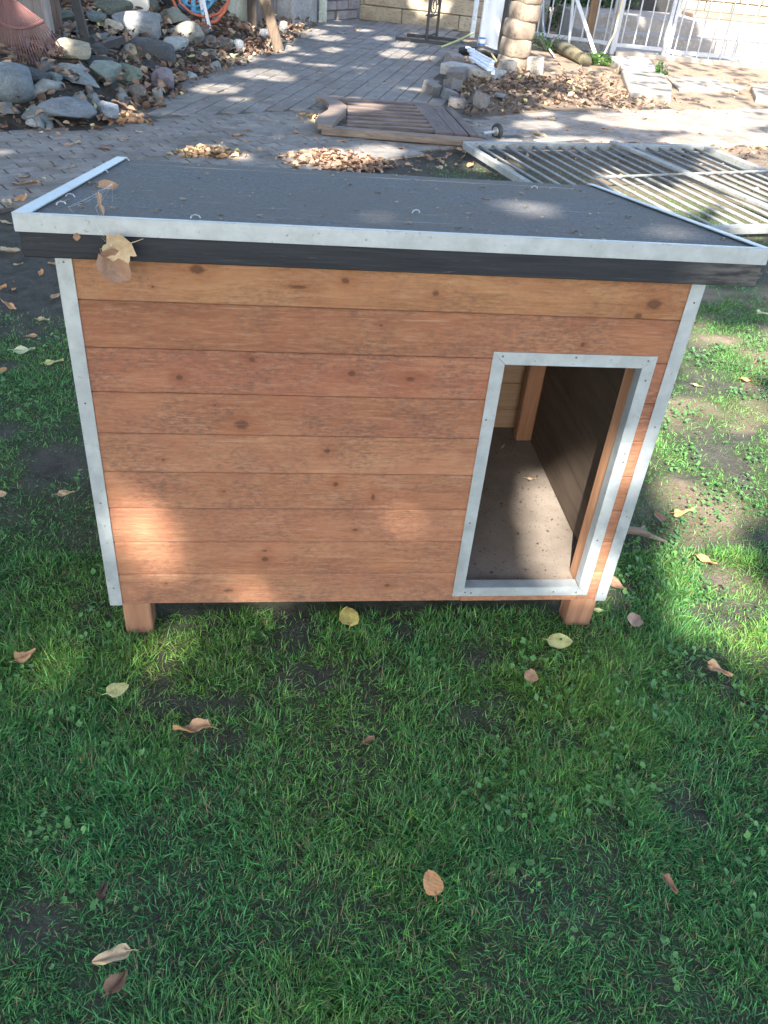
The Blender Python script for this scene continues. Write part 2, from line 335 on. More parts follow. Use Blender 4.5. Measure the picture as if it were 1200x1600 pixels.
base = t.mix(t.math('MULTIPLY', sp.outputs[1], t.mr(a, .2, .6, .5, .85)), base, th)
t.link(base, t.b.inputs['Base Color']); t.b.inputs['Roughness'].default_value = .95; t.b.inputs['Specular IOR Level'].default_value = .15; t.bump(t.math('ADD', a, t.math('MULTIPLY', b, .7)), .9, .012)
tag(np_mesh('ground', V, [Fq], colz, t.m, True), kind='structure')

# ------------------------------------------------------------------ the paved path (brick pavers)
t = NT('grey_paver'); v = t.coord(kind='Object', obj_random=True); a = t.noise(v, 26, 5, .6); b = t.noise(v, 160, 3)
oi = t.n('ShaderNodeObjectInfo').outputs['Random']; geo = t.n('ShaderNodeNewGeometry').outputs['Position']
col = t.mix(t.mr(a, .3, .7), (.135, .124, .116), (.25, .228, .208)); col = t.mix(t.mr(b, .6, .72, 0, .6), col, (.33, .31, .29)); col = t.mix(t.mr(oi, 0, 1, 0, .45), col, (.11, .098, .09))
px_ = t.n('ShaderNodeSeparateXYZ', {0: geo}).outputs[0]; dust = t.math('MULTIPLY', t.mr(px_, 1.6, 3.2), t.mr(t.noise(geo, 3.2, 5), .3, .6)); col = t.mix(t.math('MULTIPLY', dust, .85), col, (.40, .30, .22))
dirt = t.noise(geo, 2.0, 5, .6); col = t.mix(t.mr(dirt, .46, .62, 0, .6), col, (.10, .083, .066)); col = t.mix(t.mr(t.noise(geo, 5.5, 5, .6), .5, .66, 0, .4), col, (.30, .26, .215))
t.link(col, t.b.inputs['Base Color']); t.b.inputs['Roughness'].default_value = .85; t.bump(t.math('ADD', a, b), .5, .004); M_PAVE = t.m
path = thing('paved_path', None, None, (0, 5, 0)); tag(path, kind='structure'); del_keys = [k for k in ('label', 'category') if k in path]
sp_ = MB().prism([(-9, 1.3), (-3, 2.4), (-1.69, 3.15), (-1.0, 4.05), (.1, 4.4), (1.09, 5.25), (2.3, 5.8), (4.07, 6.05), (12, 8.1), (12, 10.9), (5.18, 8.0), (2.31, 6.95), (1.5, 6.45), (1.3, 6.8), (1.75, 9.6), (2.35, 11.4), (2.6, 13.7), (.55, 13.9), (.3, 13.1), (-.3, 9.7), (-.6, 8.8), (-1.1, 7.2), (-1.25, 6.0), (-1.55, 5.1), (-2.45, 4.8), (-4, 4.45), (-9, 4.25)], -.03, .003)
M_JOINT = simple('jointing_sand', (.045, .04, .035), (.11, .095, .08), 20, .95, .6, .01)
sp_.build('joint_bed', M_JOINT, path)
def in_strip(x, y): return (seg_dist(x, y, PATH_LOW) > .03) & (seg_dist(x, y, PATH_STRIP_UP) < -.03)
LEFT_UP = EDGE; RIGHT_UP = np.array([(1.0, 5.0), (1.3, 6.9), (1.72, 9.67), (2.35, 11.5), (2.55, 13.7)])
def in_up(x, y): return (seg_dist(x, y, LEFT_UP) < -.02) & (seg_dist(x, y, RIGHT_UP) > .02) & (seg_dist(x, y, PATH_STRIP_UP) > .07) & (y < 13.75)
pav = []
for ang, w_, l_, test, off in ((R(31), .105, .205, in_strip, 0), (R(73), .15, .30, in_up, .3)):
    u = np.array([math.cos(ang), math.sin(ang)]); vv = np.array([-u[1], u[0]])
    for j in range(-110, 130):
        for i in range(-60, 80):
            p = u*((i+.5*(j % 2)+.03*random.random())*l_+off)+vv*(j*w_)+np.array([0, 5])
            if not (-5.2 < p[0] < 8 and 1.8 < p[1] < 13.8): continue
            if test(p[0], p[1]): pav.append((p[0], p[1], ang, w_, l_))
def vis_size(q):
    P = proj((q[0], q[1], .01)); inside = -15 < P[0] < 1215 and -15 < P[1] < 1615
    dist = np.linalg.norm(np.array([q[0], q[1], 0])-CAM); hid = 150 < P[0] < 1190 and P[1] > 262+max(0, (P[0]-600))*.05
    return (1 if inside and not hid else 0, -dist)
pav.sort(key=vis_size, reverse=True)
paver_mesh = {}
def paver_me(w_, l_, k):
    key = (w_, l_, k)
    if key not in paver_mesh:
        me = MB().box(-l_/2+.004, l_/2-.004, -w_/2+.004, w_/2-.004, -.035, .012, .005).mesh('paver')
        for vv_ in me.vertices: vv_.co.x += random.uniform(-.003, .003); vv_.co.y += random.uniform(-.003, .003); vv_.co.z += random.uniform(-.001, .001) if vv_.co.z > 0 else 0
        me.materials.append(M_PAVE); paver_mesh[key] = me
    return paver_mesh[key]
for q in pav[:300]:
    o = bpy.data.objects.new('paver', paver_me(q[3], q[4], random.randrange(4))); C.objects.link(o); o.parent = path
    o.location = (q[0], q[1]-5, random.uniform(-.003, .004)); o.rotation_euler = (R(random.gauss(0, .7)), R(random.gauss(0, .7)), q[2]+R(random.gauss(0, .9)))
mb = MB()
for q in pav[300:]:
    u = np.array([math.cos(q[2]), math.sin(q[2]), random.gauss(0, .01)]); s_ = np.array([-u[1], u[0], 0])
    mb.obox((q[0], q[1], -.011+random.uniform(-.003, .004)), (u, s_, (0, 0, 1)), (q[4]/2-.004, q[3]/2-.004, .023), .005)
tag(mb.build('pavers', M_PAVE, path), kind='stuff')

# ------------------------------------------------------------------ the dog kennel
K = thing('dog_kennel', 'orange stained timber dog kennel with sloping grey felt roof and open doorway', 'dog kennel', (0, 0, 0))
ZB, PT = .087, [.177]
for k in range(8): PT.append(.177+.0932*(k+1))
base_c = (.325, .156, .084)
knots = {0: [(.045, .140, .010, .007), (-.47, .15, .006, .004), (-.33, .128, .016, .007)], 1: [(-.244, .222, .011, .010), (-.245, .247, .008, .004)], 2: [(-.042, .307, .009, .005)],
         3: [(-.091, .432, .008, .008), (-.007, .398, .006, .012), (-.33, .41, .006, .004)], 4: [(-.113, .516, .010, .008), (-.45, .49, .005, .004)], 5: [(-.289, .576, .020, .014), (-.34, .62, .004, .003)],
         6: [(-.266, .721, .009, .006), (-.405, .679, .009, .008), (.047, .688, .013, .007), (-.071, .697, .010, .008)], 7: [(.386, .774, .006, .008), (-.02, .80, .005, .003)],
         8: [(-.093, .885, .010, .008), (.077, .868, .009, .008), (.51, .862, .022, .016), (.485, .838, .012, .008), (-.18, .87, .022, .005), (-.36, .895, .018, .012), (-.44, .86, .004, .003)]}
DL, DR, DB, DT = .207, .5485, .106, .754
FT = .906
for k in range(9):
    z0 = ZB if k == 0 else PT[k-1]+.0004; z1 = PT[k]-.0004 if k < 8 else .955
    g = [.1, .15, .1, .25, .2, .35, .35, .25, .05][k]
    bc = tuple(c*m for c, m in zip(base_c, [(1, 1, 1), (1.0, .98, .95), (.98, .95, .95), (.95, .92, .9), (1, 1, 1), (.95, .90, .9), (.97, .88, .92), (.9, .86, .84), (1.05, 1.12, 1.02)][k]))
    m_ = plank_material(k+1.37, knots[k], bc, g)
    b = MB()
    ox0, ox1 = DL+.022, DR-.022           # the doorway hole
    if z1 <= DB+.02 or z0 >= DT-.02: b.box(-.596, .596, 0, .019, z0, z1, .0030)
    elif z0 < DB+.02 < z1:
        b.box(-.596, ox0, 0, .019, z0, z1, .0030); b.box(ox1, .596, 0, .019, z0, z1, .0030); b.box(ox0+.0005, ox1-.0005, .0003, .0187, z0, DB+.024, .001)
    elif z0 < DT-.02 < z1:
        b.box(-.596, ox0, 0, .019, z0, z1, .0030); b.box(ox1, .596, 0, .019, z0, z1, .0030); b.box(ox0+.0005, ox1-.0005, .0003, .0187, DT-.025, z1, .001)
    else: b.box(-.596, ox0, 0, .019, z0, z1, .0030); b.box(ox1, .596, 0, .019, z0, z1, .0030)
    b.build('plank', m_, K)
m_back = M_INBACK
for k in range(9):                                   # rear wall boards
    MB().box(-.596, .596, .80, .819, ZB+k*.0932+.001, ZB+(k+1)*.0932-.001-(.06 if k == 8 else 0), .002).build('plank', m_back, K)
for sx in (-1, 1):                                   # side walls: planks outside, plywood lining inside
    m_s = plank_material(20+sx, [], base_c, .3)
    for k in range(9):
        z1 = ZB+(k+1)*.0932-.001
        if k == 8: z1 = .86
        MB().box(*sorted((sx*.598, sx*.5848)), .0195, .7995, ZB+k*.0932+.001, z1, .002).build('plank', M_LEG if False else m_s, K)
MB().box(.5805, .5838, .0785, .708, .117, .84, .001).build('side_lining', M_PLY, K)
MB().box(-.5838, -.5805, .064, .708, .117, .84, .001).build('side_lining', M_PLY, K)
# interior posts
for (x0, x1, y0, y1) in ((.531, .5815, .711, .752), (.5245, .5838, .0268, .078), (-.558, -.513, .737, .797), (-.558, -.513, .0215, .066)):
    MB().box(x0, x1, y0, y1, .117, .85, .003).build('inner_post', M_INPOST, K)
MB().box(.1555, .1995, .0215, .05, .117, .85, .003).build('inner_post', M_INPOST, K)
MB().box(-.582, .582, .0385, .798, .100, .115, .001).build('floor_board', M_FLOOR, K)
MB().box(-.582, .582, .0335, .038, .102, .1165, .0005).build('floor_edge', M_EDGE, K)
for (x, y) in ((-.545, .024), (.55, .024), (-.545, .74), (.55, .74)):
    MB().box(x-.032, x+.032 if x < 0 else x+.036, y-.018, y+.04, -.035, .0865, .004).build('leg', M_LEG, K)
for x in (-.4, 0, .4): MB().box(x-.02, x+.02, .03, .79, .0605, .0995, .002).build('floor_joist', M_LEG, K)
# corner trims: folded galvanised sheet, 27 mm flanges
for sx in (-1, 1):
    b = MB(); xo = sx*.602; b.box(*sorted((xo, xo-sx*.0285)), -.0032, -.0012, ZB-.001, .957, .0006); b.box(*sorted((xo+sx*.0002, xo-sx*.0018)), -.0011, .028, ZB-.001, .957, .0006)
    o = b.build('corner_trim', M_ZINC, K)
    b = MB(); b.box(*sorted((xo, xo-sx*.0285)), .8205, .8225, ZB-.001, .86, .0006); b.box(*sorted((xo+sx*.0002, xo-sx*.0018)), .79, .8204, ZB-.001, .86, .0006); b.build('corner_trim', M_ZINC, K)
# doorway trim, mitred flanges with returns
W = .0268; yf0, yf1 = -.0036, -.0014
def flange(poly):
    b = MB(); n = len(poly); b.add([(x, yf0, z) for x, z in poly]+[(x, yf1, z) for x, z in poly], [tuple(range(n)), tuple(range(2*n-1, n-1, -1))]+[(i, n+i, n+(i+1) % n, (i+1) % n) for i in range(n)]); return b
e = .0006
tr = [('top', [(DL, DT), (DR, DT), (DR-W-e, DT-W), (DL+W+e, DT-W)], (DL+W, DR-W, DT-W, DT-W+.0016)),
      ('bottom', [(DL, DB), (DL+W+e, DB+W), (DR-W-e, DB+W), (DR, DB)], (DL+W, DR-W, DB+W-.0016, DB+W)),
      ('left', [(DL, DB+e), (DL, DT-e), (DL+W, DT-W-e), (DL+W, DB+W+e)], None), ('right', [(DR, DB+e), (DR-W, DB+W+e), (DR-W, DT-W-e), (DR, DT-e)], None)]
for nm, poly, ret in tr:
    b = flange(poly)
    if nm in ('top', 'bottom'): b.box(ret[0]+.001, ret[1]-.001, -.0013, .026, ret[2], ret[3], .0004)
    elif nm == 'left': b.box(DL+W-.0016, DL+W, -.0013, .026, DB+W+.001, DT-W-.001, .0004)
    else: b.box(DR-W, DR-W+.0016, -.0013, .026, DB+W+.001, DT-W-.001, .0004)
    tobj = b.build('door_trim', M_ZINC, K)
def disc(b, c, r, nrm, th=.0012, n=8):
    c = np.array(c, float); nrm = np.array(nrm, float); b.tube([c, c+nrm*th*.6, c+nrm*th], [r, r*.9, r*.4], n); return b
b = MB()
for (x, z) in ((DL+.02, DT-.009), ((DL+DR)/2, DT-.007), (DR-.018, DT-.01), (DL+.008, .60), (DL+.012, .33), (DR-.012, .70), (DR-.008, .50), (DR-.014, .28), (DL+.045, DB+.01), (DL+.03, DB+.012), (DR-.03, DB+.01), (.46, DB+.012)): disc(b, (x, -.0036, z), .0024, (0, -1, 0))
for z in (.90, .62, .38, .14): disc(b, (-.588, -.0034, z), .002, (0, -1, 0)); disc(b, (.589, -.0034, z-.03), .002, (0, -1, 0))
tag(b.build('trim_nail', M_NAIL, K), kind='stuff')
# roof
RXL, RXR, RYF, RYB, RZF, RZB = -.645, .679, -.047, .925, .994, .852
SL = (RZB-RZF)/(RYB-RYF)
rz = lambda y, d=0: RZF+SL*(y-RYF)-d
def slab(b, x0, x1, y0, y1, d0, d1):
    """piece lying in the roof plane between depths d0 (top) and d1 below it"""
    b.add([(x0, y0, rz(y0, d1)), (x1, y0, rz(y0, d1)), (x1, y1, rz(y1, d1)), (x0, y1, rz(y1, d1)), (x0, y0, rz(y0, d0)), (x1, y0, rz(y0, d0)), (x1, y1, rz(y1, d0)), (x0, y1, rz(y1, d0))],
          [(0, 3, 2, 1), (4, 5, 6, 7), (0, 1, 5, 4), (1, 2, 6, 5), (2, 3, 7, 6), (3, 0, 4, 7)]); return b
slab(MB(), RXL+.004, RXR-.004, RYF+.004, RYB-.004, .006, .024).build('roof_board', M_LEG, K)
# felt: fine grid so that it ripples a little
gx = np.linspace(RXL+.003, RXR-.003, 90); gy = np.linspace(RYF+.003, RYB-.003, 60); FX, FY = np.meshgrid(gx, gy)
FZ = RZF+SL*(FY-RYF)-.004+(vnoise(FX*1., FY*1., .16, 2, 8)-.5)*.0026+(vnoise(FX*.4, FY*1., .05, 2, 18)-.5)*.0007
i2 = np.arange(90*60).reshape(60, 90); fq = np.stack([i2[:-1, :-1].ravel(), i2[:-1, 1:].ravel(), i2[1:, 1:].ravel(), i2[1:, :-1].ravel()], 1)
np_mesh('roof_felt', np.stack([FX.ravel(), FY.ravel(), FZ.ravel()], 1), [fq], None, M_FELT, True, K)
# metal edging: front drip, side and back strips
b = MB(); b.box(RXL-.001, RXR+.001, RYF-.0022, RYF-.0004, RZF-.029, RZF+.0008, .0006); slab(b, RXL+.026, RXR-.016, RYF-.0003, RYF+.010, -.0012, .0006); b.build('front_drip_edge', M_ZINC, K)
for sx, xe, wd in ((-1, RXL, .026), (1, RXR, .015)):
    b = MB(); slab(b, *sorted((xe, xe-sx*wd)), RYF-.0002, RYB, -.0018, .0004); slab(b, *sorted((xe+sx*.0018, xe+sx*.0002)), RYF-.0002, RYB, -.0016, .026); b.build('side_edge_strip', M_ZINC, K)
MB().box(RXL+.004, RXR-.003, RYF+.0006, RYF+.022, .9215, RZF-.0095, .002).build('fascia_board', M_FASCIA, K)
for sx, xe in ((-1, RXL+.005), (1, RXR-.004)):
    b = MB(); slab(b, *sorted((xe, xe-sx*.020)), RYF+.0225, RYB-.006, .0245, .072); b.build('side_fascia', M_FASCIA, K)
# roof nails and staples
b = MB(); b2 = MB()
for (x, y) in ((-.598, .079), (-.604, .178), (-.615, .577), (-.614, .868), (-.358, .004), (.057, .199), (.459, .756)):
    z = rz(y)-.002; a = random.uniform(0, 1.2)-.3; dx, dy = math.cos(a)*.008, math.sin(a)*.008
    b2.tube([(x-dx, y-dy, z), (x-dx*.7, y-dy*.7, z+.004), (x, y, z+.006), (x+dx*.7, y+dy*.7, z+.004), (x+dx, y+dy, z)], .0014, 6)
for (x, y) in ((-.608, .374), (-.594, .379), (-.43, .06), (.108, .025), (.335, .053), (.636, .049), (.329, .373), (.537, .293), (.3, .7), (-.05, .6)):
    z = rz(y)-.003; disc(b, (x, y, z), .0045, (0, 0, 1), .006, 7); b.tube([(x-.005, y+.001, z+.003), (x+.009, y-.002, z+.004)], .0012, 5)
tag(b.build('roof_nail', M_NAIL, K), kind='stuff'); tag(b2.build('bent_nail', M_NAILB, K), kind='stuff')
# grit and bits of bark lying on the felt
b = MB()
for _ in range(170):
    x = random.uniform(RXL+.04, RXR-.03); y = random.uniform(RYF+.02, RYB-.02); s_ = random.uniform(.0008, .0032); b.obox((x, y, rz(y)-.002+s_*.4), Matrix.Rotation(random.random()*6, 3, 'Z').row[:], (s_*random.uniform(.8, 3), s_*.7, s_*.5), .001)
tag(b.build('roof_debris', simple('bark_bits', (.06, .045, .035), (.30, .26, .21), 40), K), kind='stuff')
# crumbs on the kennel floor
b = MB()
for _ in range(90):
    x = random.uniform(.20, .55); y = .06+.7*random.random()**1.2; s_ = random.uniform(.001, .0042); b.obox((x, y, .1155+s_*.4), Matrix.Rotation(random.random()*6, 3, 'Z').row[:], (s_, s_*.6, s_*.5), .001)
tag(b.build('droppings', simple('dry_crumbs', (.03, .022, .016), (.11, .08, .05), 50), K), kind='stuff')

# ------------------------------------------------------------------ leaves
def leaf_mesh(L, Wd, curl, fold, tip=.12, seed=0, stem=.4, lobes=0):
    r_ = random.Random(seed); nu, nv = 11, 7; vs = []; fs = []; rnd = Wd/L > .72; jit = .4 if rnd else 1.
    for i in range(nu):
        u = i/(nu-1); prof = (math.sin(math.pi*min(1, u**.70))**.5 if rnd and u < 1 else math.sin(math.pi*min(1, u**.58))**.62*(1-.25*u)) if u < 1 else 0
        if lobes: prof *= 1+.22*math.sin(u*math.pi*5)
        prof = max(prof, .02)
        for j in range(nv):
            s_ = (j/(nv-1)-.5)*2; x = (u-.5)*L-abs(s_)**1.5*.13*L*(1-u); y = s_*prof*Wd/2*(1+.12*jit*r_.uniform(-1, 1))
            z = fold*abs(y)+curl*((u-.5)**2*4)*L*.25+jit*(.09*L*math.sin(7*u+seed)*s_+.05*L*math.sin(5*s_+seed*1.7+4*u)+.025*L*r_.uniform(-1, 1))
            vs.append((x, y, z))
    for i in range(nu-1):
        for j in range(nv-1): a = i*nv+j; fs.append((a, a+nv, a+nv+1, a+1))
    zb = vs[nv//2][2]; x0 = vs[nv//2][0]
    b = MB(); b.add(vs, fs)
    if stem: b.tube([(x0+.02*L, 0, zb), (x0-stem*.5*L, .04*L, zb+.04*L), (x0-stem*L, .10*L, zb)], [.0009, .0007, .0006], 5)
    zmin = min(v[2] for v in b.v); b.v = [(v[0], v[1], v[2]-zmin) for v in b.v]
    me = b.mesh('leaf', smooth=True); return me
t = NT('fallen_leaf'); v = t.coord(obj_random=True); oi = t.n('ShaderNodeObjectInfo'); a = t.noise(v, 70, 5, .65)
vein = t.n('ShaderNodeTexWave', {'Vector': t.coord((1, 1, 1), rot=(0, 0, .7)), 'Scale': 45., 'Distortion': 3.}).outputs[1]
col = t.mix(t.mr(a, .35, .7, 0, .55), oi.outputs['Color'], t.mix(1., oi.outputs['Color'], (.52, .40, .30), 'MULTIPLY')); col = t.mix(t.mr(t.noise(v, 260, 2), .66, .72, 0, .6), col, (.09, .05, .03))
t.link(col, t.b.inputs['Base Color']); t.b.inputs['Roughness'].default_value = .6; t.bump(t.math('ADD', a, t.math('MULTIPLY', vein, .3)), .35, .002)
trn = t.n('ShaderNodeBsdfTranslucent', {'Color': col}); mx = t.n('ShaderNodeMixShader', {0: .2}); t.link(t.b.outputs[0], mx.inputs[1]); t.link(trn.outputs[0], mx.inputs[2]); t.link(mx.outputs[0], t.out.inputs['Surface']); M_LEAF = t.m
YEL, PYG, TAN, ORG, BRN, DBR, CRM = (.62, .50, .16), (.60, .60, .26), (.52, .31, .17), (.58, .30, .13), (.27, .15, .09), (.13, .075, .05), (.58, .44, .28)
def put_leaf(px, py, L, Wd, col, label, rotd=0, curl=.2, fold=.15, tilt=(0, 0), z=None, stem=.35, seed=None, pos=None, lobes=0, cat='leaf', group=None):
    seed = random.randrange(9999) if seed is None else seed
    me = leaf_mesh(L, Wd, curl, fold, seed=seed, stem=stem, lobes=lobes); me.materials.append(M_LEAF)
    o = bpy.data.objects.new('fallen_leaf', me); C.objects.link(o)
    P = pos if pos is not None else GT(px, py, .02)
    o.location = (P[0], P[1], P[2] if z is None else z); o.rotation_euler = (R(tilt[0]), R(tilt[1]), R(rotd)); o.color = (*col, 1)
    return tag(o, label, cat, group)
LV = 'fallen leaves lying on the lawn'
lawn = [(544, 966, .052, .050, YEL, 'yellow teardrop leaf just below the middle of the kennel front', 95, .05, .1),
 (876, 1007, .056, .046, PYG, 'largest pale yellow green leaf, below the kennel doorway', -20, .05, .05),
 (187, 1081, .044, .042, PYG, 'round pale yellow leaf below the kennel leg at the closed end', 30, .05, .1),
 (298, 1146, .072, .030, TAN, 'long curled tan leaf with its stalk beside bare soil', 175, .5, .9),
 (43, 1030, .046, .030, TAN, 'folded tan leaf near the lawn edge, level with the yellow round leaf', 50, .5, .6),
 (989, 973, .046, .040, (.40, .25, .17), 'crumpled grey brown leaf beside the kennel leg at the doorway end', 60, .3, .5),
 (828, 1059, .036, .034, TAN, 'small tan heart shaped leaf below the largest yellow green leaf', 80, .1, .15),
 (1123, 1055, .056, .028, TAN, 'pointed tan leaf beside a clump of round leaved weeds', -35, .4, .5),
 (674, 1381, .042, .036, ORG, 'lone orange tan leaf in the lush foreground grass', 100, .1, .15),
 (1046, 1388, .034, .018, BRN, 'small brown curled leaf on a dark bare spot in the foreground', -60, .5, .9),
 (173, 1501, .054, .030, CRM, 'cream tan leaf with a pale stalk, upper one of a close pair', 190, .3, .5),
 (186, 1540, .042, .030, BRN, 'brown crumpled leaf, lower one of a close pair', 60, .5, .8),
 (163, 1396, .036, .016, DBR, 'narrow dark brown leaf standing in the grass', 85, .3, .9),
 (577, 1161, .026, .018, BRN, 'tiny brown leaf in the middle of the lawn', 30, .3, .5),
 (963, 920, .050, .034, (.36, .21, .12), 'torn brown and yellow leaf against the doorway end of the kennel', -30, .4, .6),
 (1068, 805, .072, .020, (.62, .40, .17), 'long narrow golden leaf on the sunny grass', 15, .2, .4),
 (1028, 812, .040, .034, BRN, 'rounded brown leaf beside the long golden leaf', 110, .2, .3),
 (1103, 882, .054, .026, ORG, 'bright orange leaf beside bare soil, beyond the broken branch', -40, .3, .5),
 (1168, 591, .044, .028, ORG, 'small rust orange leaf between two sunny patches of grass', -5, .2, .3),
 (86, 563, .062, .034, PYG, 'pale yellow leaf with a stalk beside the tall corner trim', 15, .1, .2),
 (39, 545, .074, .034, (.55, .62, .42), 'whitish green leaf in the weeds', 12, .2, .3),
 (106, 776, .044, .026, CRM, 'small cream leaf on bare soil beside the corner trim', 10, .3, .3),
 (3, 777, .034, .026, CRM, 'cream leaf cut by the picture edge beside the kennel', 10, .3, .3),
 (17, 391, .080, .070, CRM, 'big crumpled cream leaf on dark soil below the roof corner', 20, .6, .5),
 (68, 497, .052, .028, CRM, 'small curled tan leaf on the dark soil', -10, .4, .5),
 (50, 522, .040, .022, TAN, 'thin tan leaf at the edge between dark soil and weeds', 25, .3, .5),
 (14, 476, .070, .026, (.55, .33, .17), 'long rolled tan leaf on dark soil', -30, .4, .8),
 (3, 447, .05, .03, ORG, 'orange leaf half out of the picture on dark soil', 60, .3, .5),
 (1193, 487, .050, .034, (.70, .66, .40), 'very pale leaf on dark grass past the roof corner', -20, .1, .2),
 (935, 958, .026, .016, PYG, 'tiny pale green leaf touching the kennel leg', 10, .2, .3),
 (1092, 600, .040, .026, PYG, 'pale green leaf half sunk in sunny grass', -20, .2, .3),
 (3, 575, .04, .03, ORG, 'rusty leaf among weeds at the picture edge', 60, .3, .3),
 (88, 460, .045, .035, TAN, 'pinkish tan leaf tucked beside the corner trim top', 70, .3, .5)]
for q in lawn:
    px, py, L, Wd, col, lab, rot, curl, fold = q
    o = put_leaf(px, py, L, Wd, col, lab, rot+rng.normal(0, 3), curl, fold, tilt=(random.uniform(-12, 12), random.uniform(-12, 12)), group=LV)
    dz = (.028 if -1.3 < o.location.y < 1.2 else .008); o.location.z = float(hgt(o.location.x, o.location.y))+dz
# leaves on the kennel
o = put_leaf(0, 0, .046, .050, CRM, 'curled cream leaf caught in a cobweb on the dark fascia', 0, .7, .25, tilt=(80, 150), pos=(-.484, -.062, .950), stem=.6, lobes=1, group='leaves caught on the kennel')
o = put_leaf(0, 0, .060, .050, (.36, .215, .14), 'crumpled tan leaf hanging below the fascia over the top plank', 20, .7, .5, tilt=(80, 50), pos=(-.492, -.058, .914), stem=.2, group='leaves caught on the kennel')
o = put_leaf(0, 0, .038, .030, TAN, 'small folded leaf lying on the roof felt', 40, .5, .6, tilt=(25, 0), pos=(-.554, .300, .945), stem=.2, group='leaves caught on the kennel')
o = put_leaf(0, 0, .040, .016, (.42, .27, .17), 'narrow leaf standing up in cobweb at the roof front edge', 10, .2, .5, tilt=(10, 80), pos=(-.520, .010, .992), stem=.1, group='leaves caught on the kennel')
o = put_leaf(0, 0, .016, .012, TAN, 'tiny leaf flake stuck on the dark fascia', 60, .3, .5, tilt=(80, 0), pos=(-.548, -.051, .962), stem=0, group='leaves caught on the kennel')
o = put_leaf(0, 0, .030, .007, CRM, 'thin pale strip of leaf on the kennel floor', -10, .4, .4, tilt=(0, 0), pos=(.525, .49, .117), stem=.3, group='scraps on the kennel floor')
o = put_leaf(0, 0, .026, .010, CRM, 'twisted leaf scrap in front of the inner corner post', 60, .6, .6, tilt=(0, 0), pos=(.483, .675, .117), stem=.5, group='scraps on the kennel floor')
b = MB(); W0 = [(-.555, .20, rz(.20)+.001), (-.575, .03, rz(.03)+.002), (-.52, -.012, .999), (-.518, .012, 1.02), (-.54, .26, rz(.26)+.016), (-.515, -.052, .985), (-.513, -.056, .945), (-.49, -.07, .955)]
for i in range(len(W0)):
    for j in range(i+1, len(W0)):
        if (i*3+j) % 3 == 1: m_ = [(W0[i][k]+W0[j][k])/2+(-.003 if k == 2 else 0) for k in range(3)]; b.tube([W0[i], m_, W0[j]], .00012, 3, False)
for _ in range(8):
    i, j = random.sample(range(5), 2); s1, s2 = random.random(), random.random(); P = [W0[i][k]*(1-s1)+W0[j][k]*s1 for k in range(3)]; i, j = random.sample(range(5), 2); Q = [W0[i][k]*(1-s2)+W0[j][k]*s2 for k in range(3)]; b.tube([P, Q], .00010, 3, False)
tag(b.build_at('cobweb', M_WEB, (-.52, 0, .99)), 'thin grey cobweb stretched over the roof edge and down the fascia', 'cobweb')
# cobweb residue of the broken branch on the lawn
P0 = GT(965, 838); P1 = GT(1040, 852); mid = (P0+P1)/2
b = MB(); pts = [np.array([.60, P0[1]+.02, .035]), P0*.6+P1*.4+[0, .004, .03], P1+[0, 0, .012]]; b.tube(pts, [.017, .012, .004], 9); b.tube([pts[1], pts[1]+[.012, .008, .012], pts[1]+[.02, .012, .010]], [.007, .005, .003], 6)
tag(b.build_at('broken_branch', wood('bark_wood', (.09, .07, .058), (.22, .175, .145), 'x', .9), pts[0], True), 'short weathered grey branch sticking out beside the kennel corner trim', 'branch')

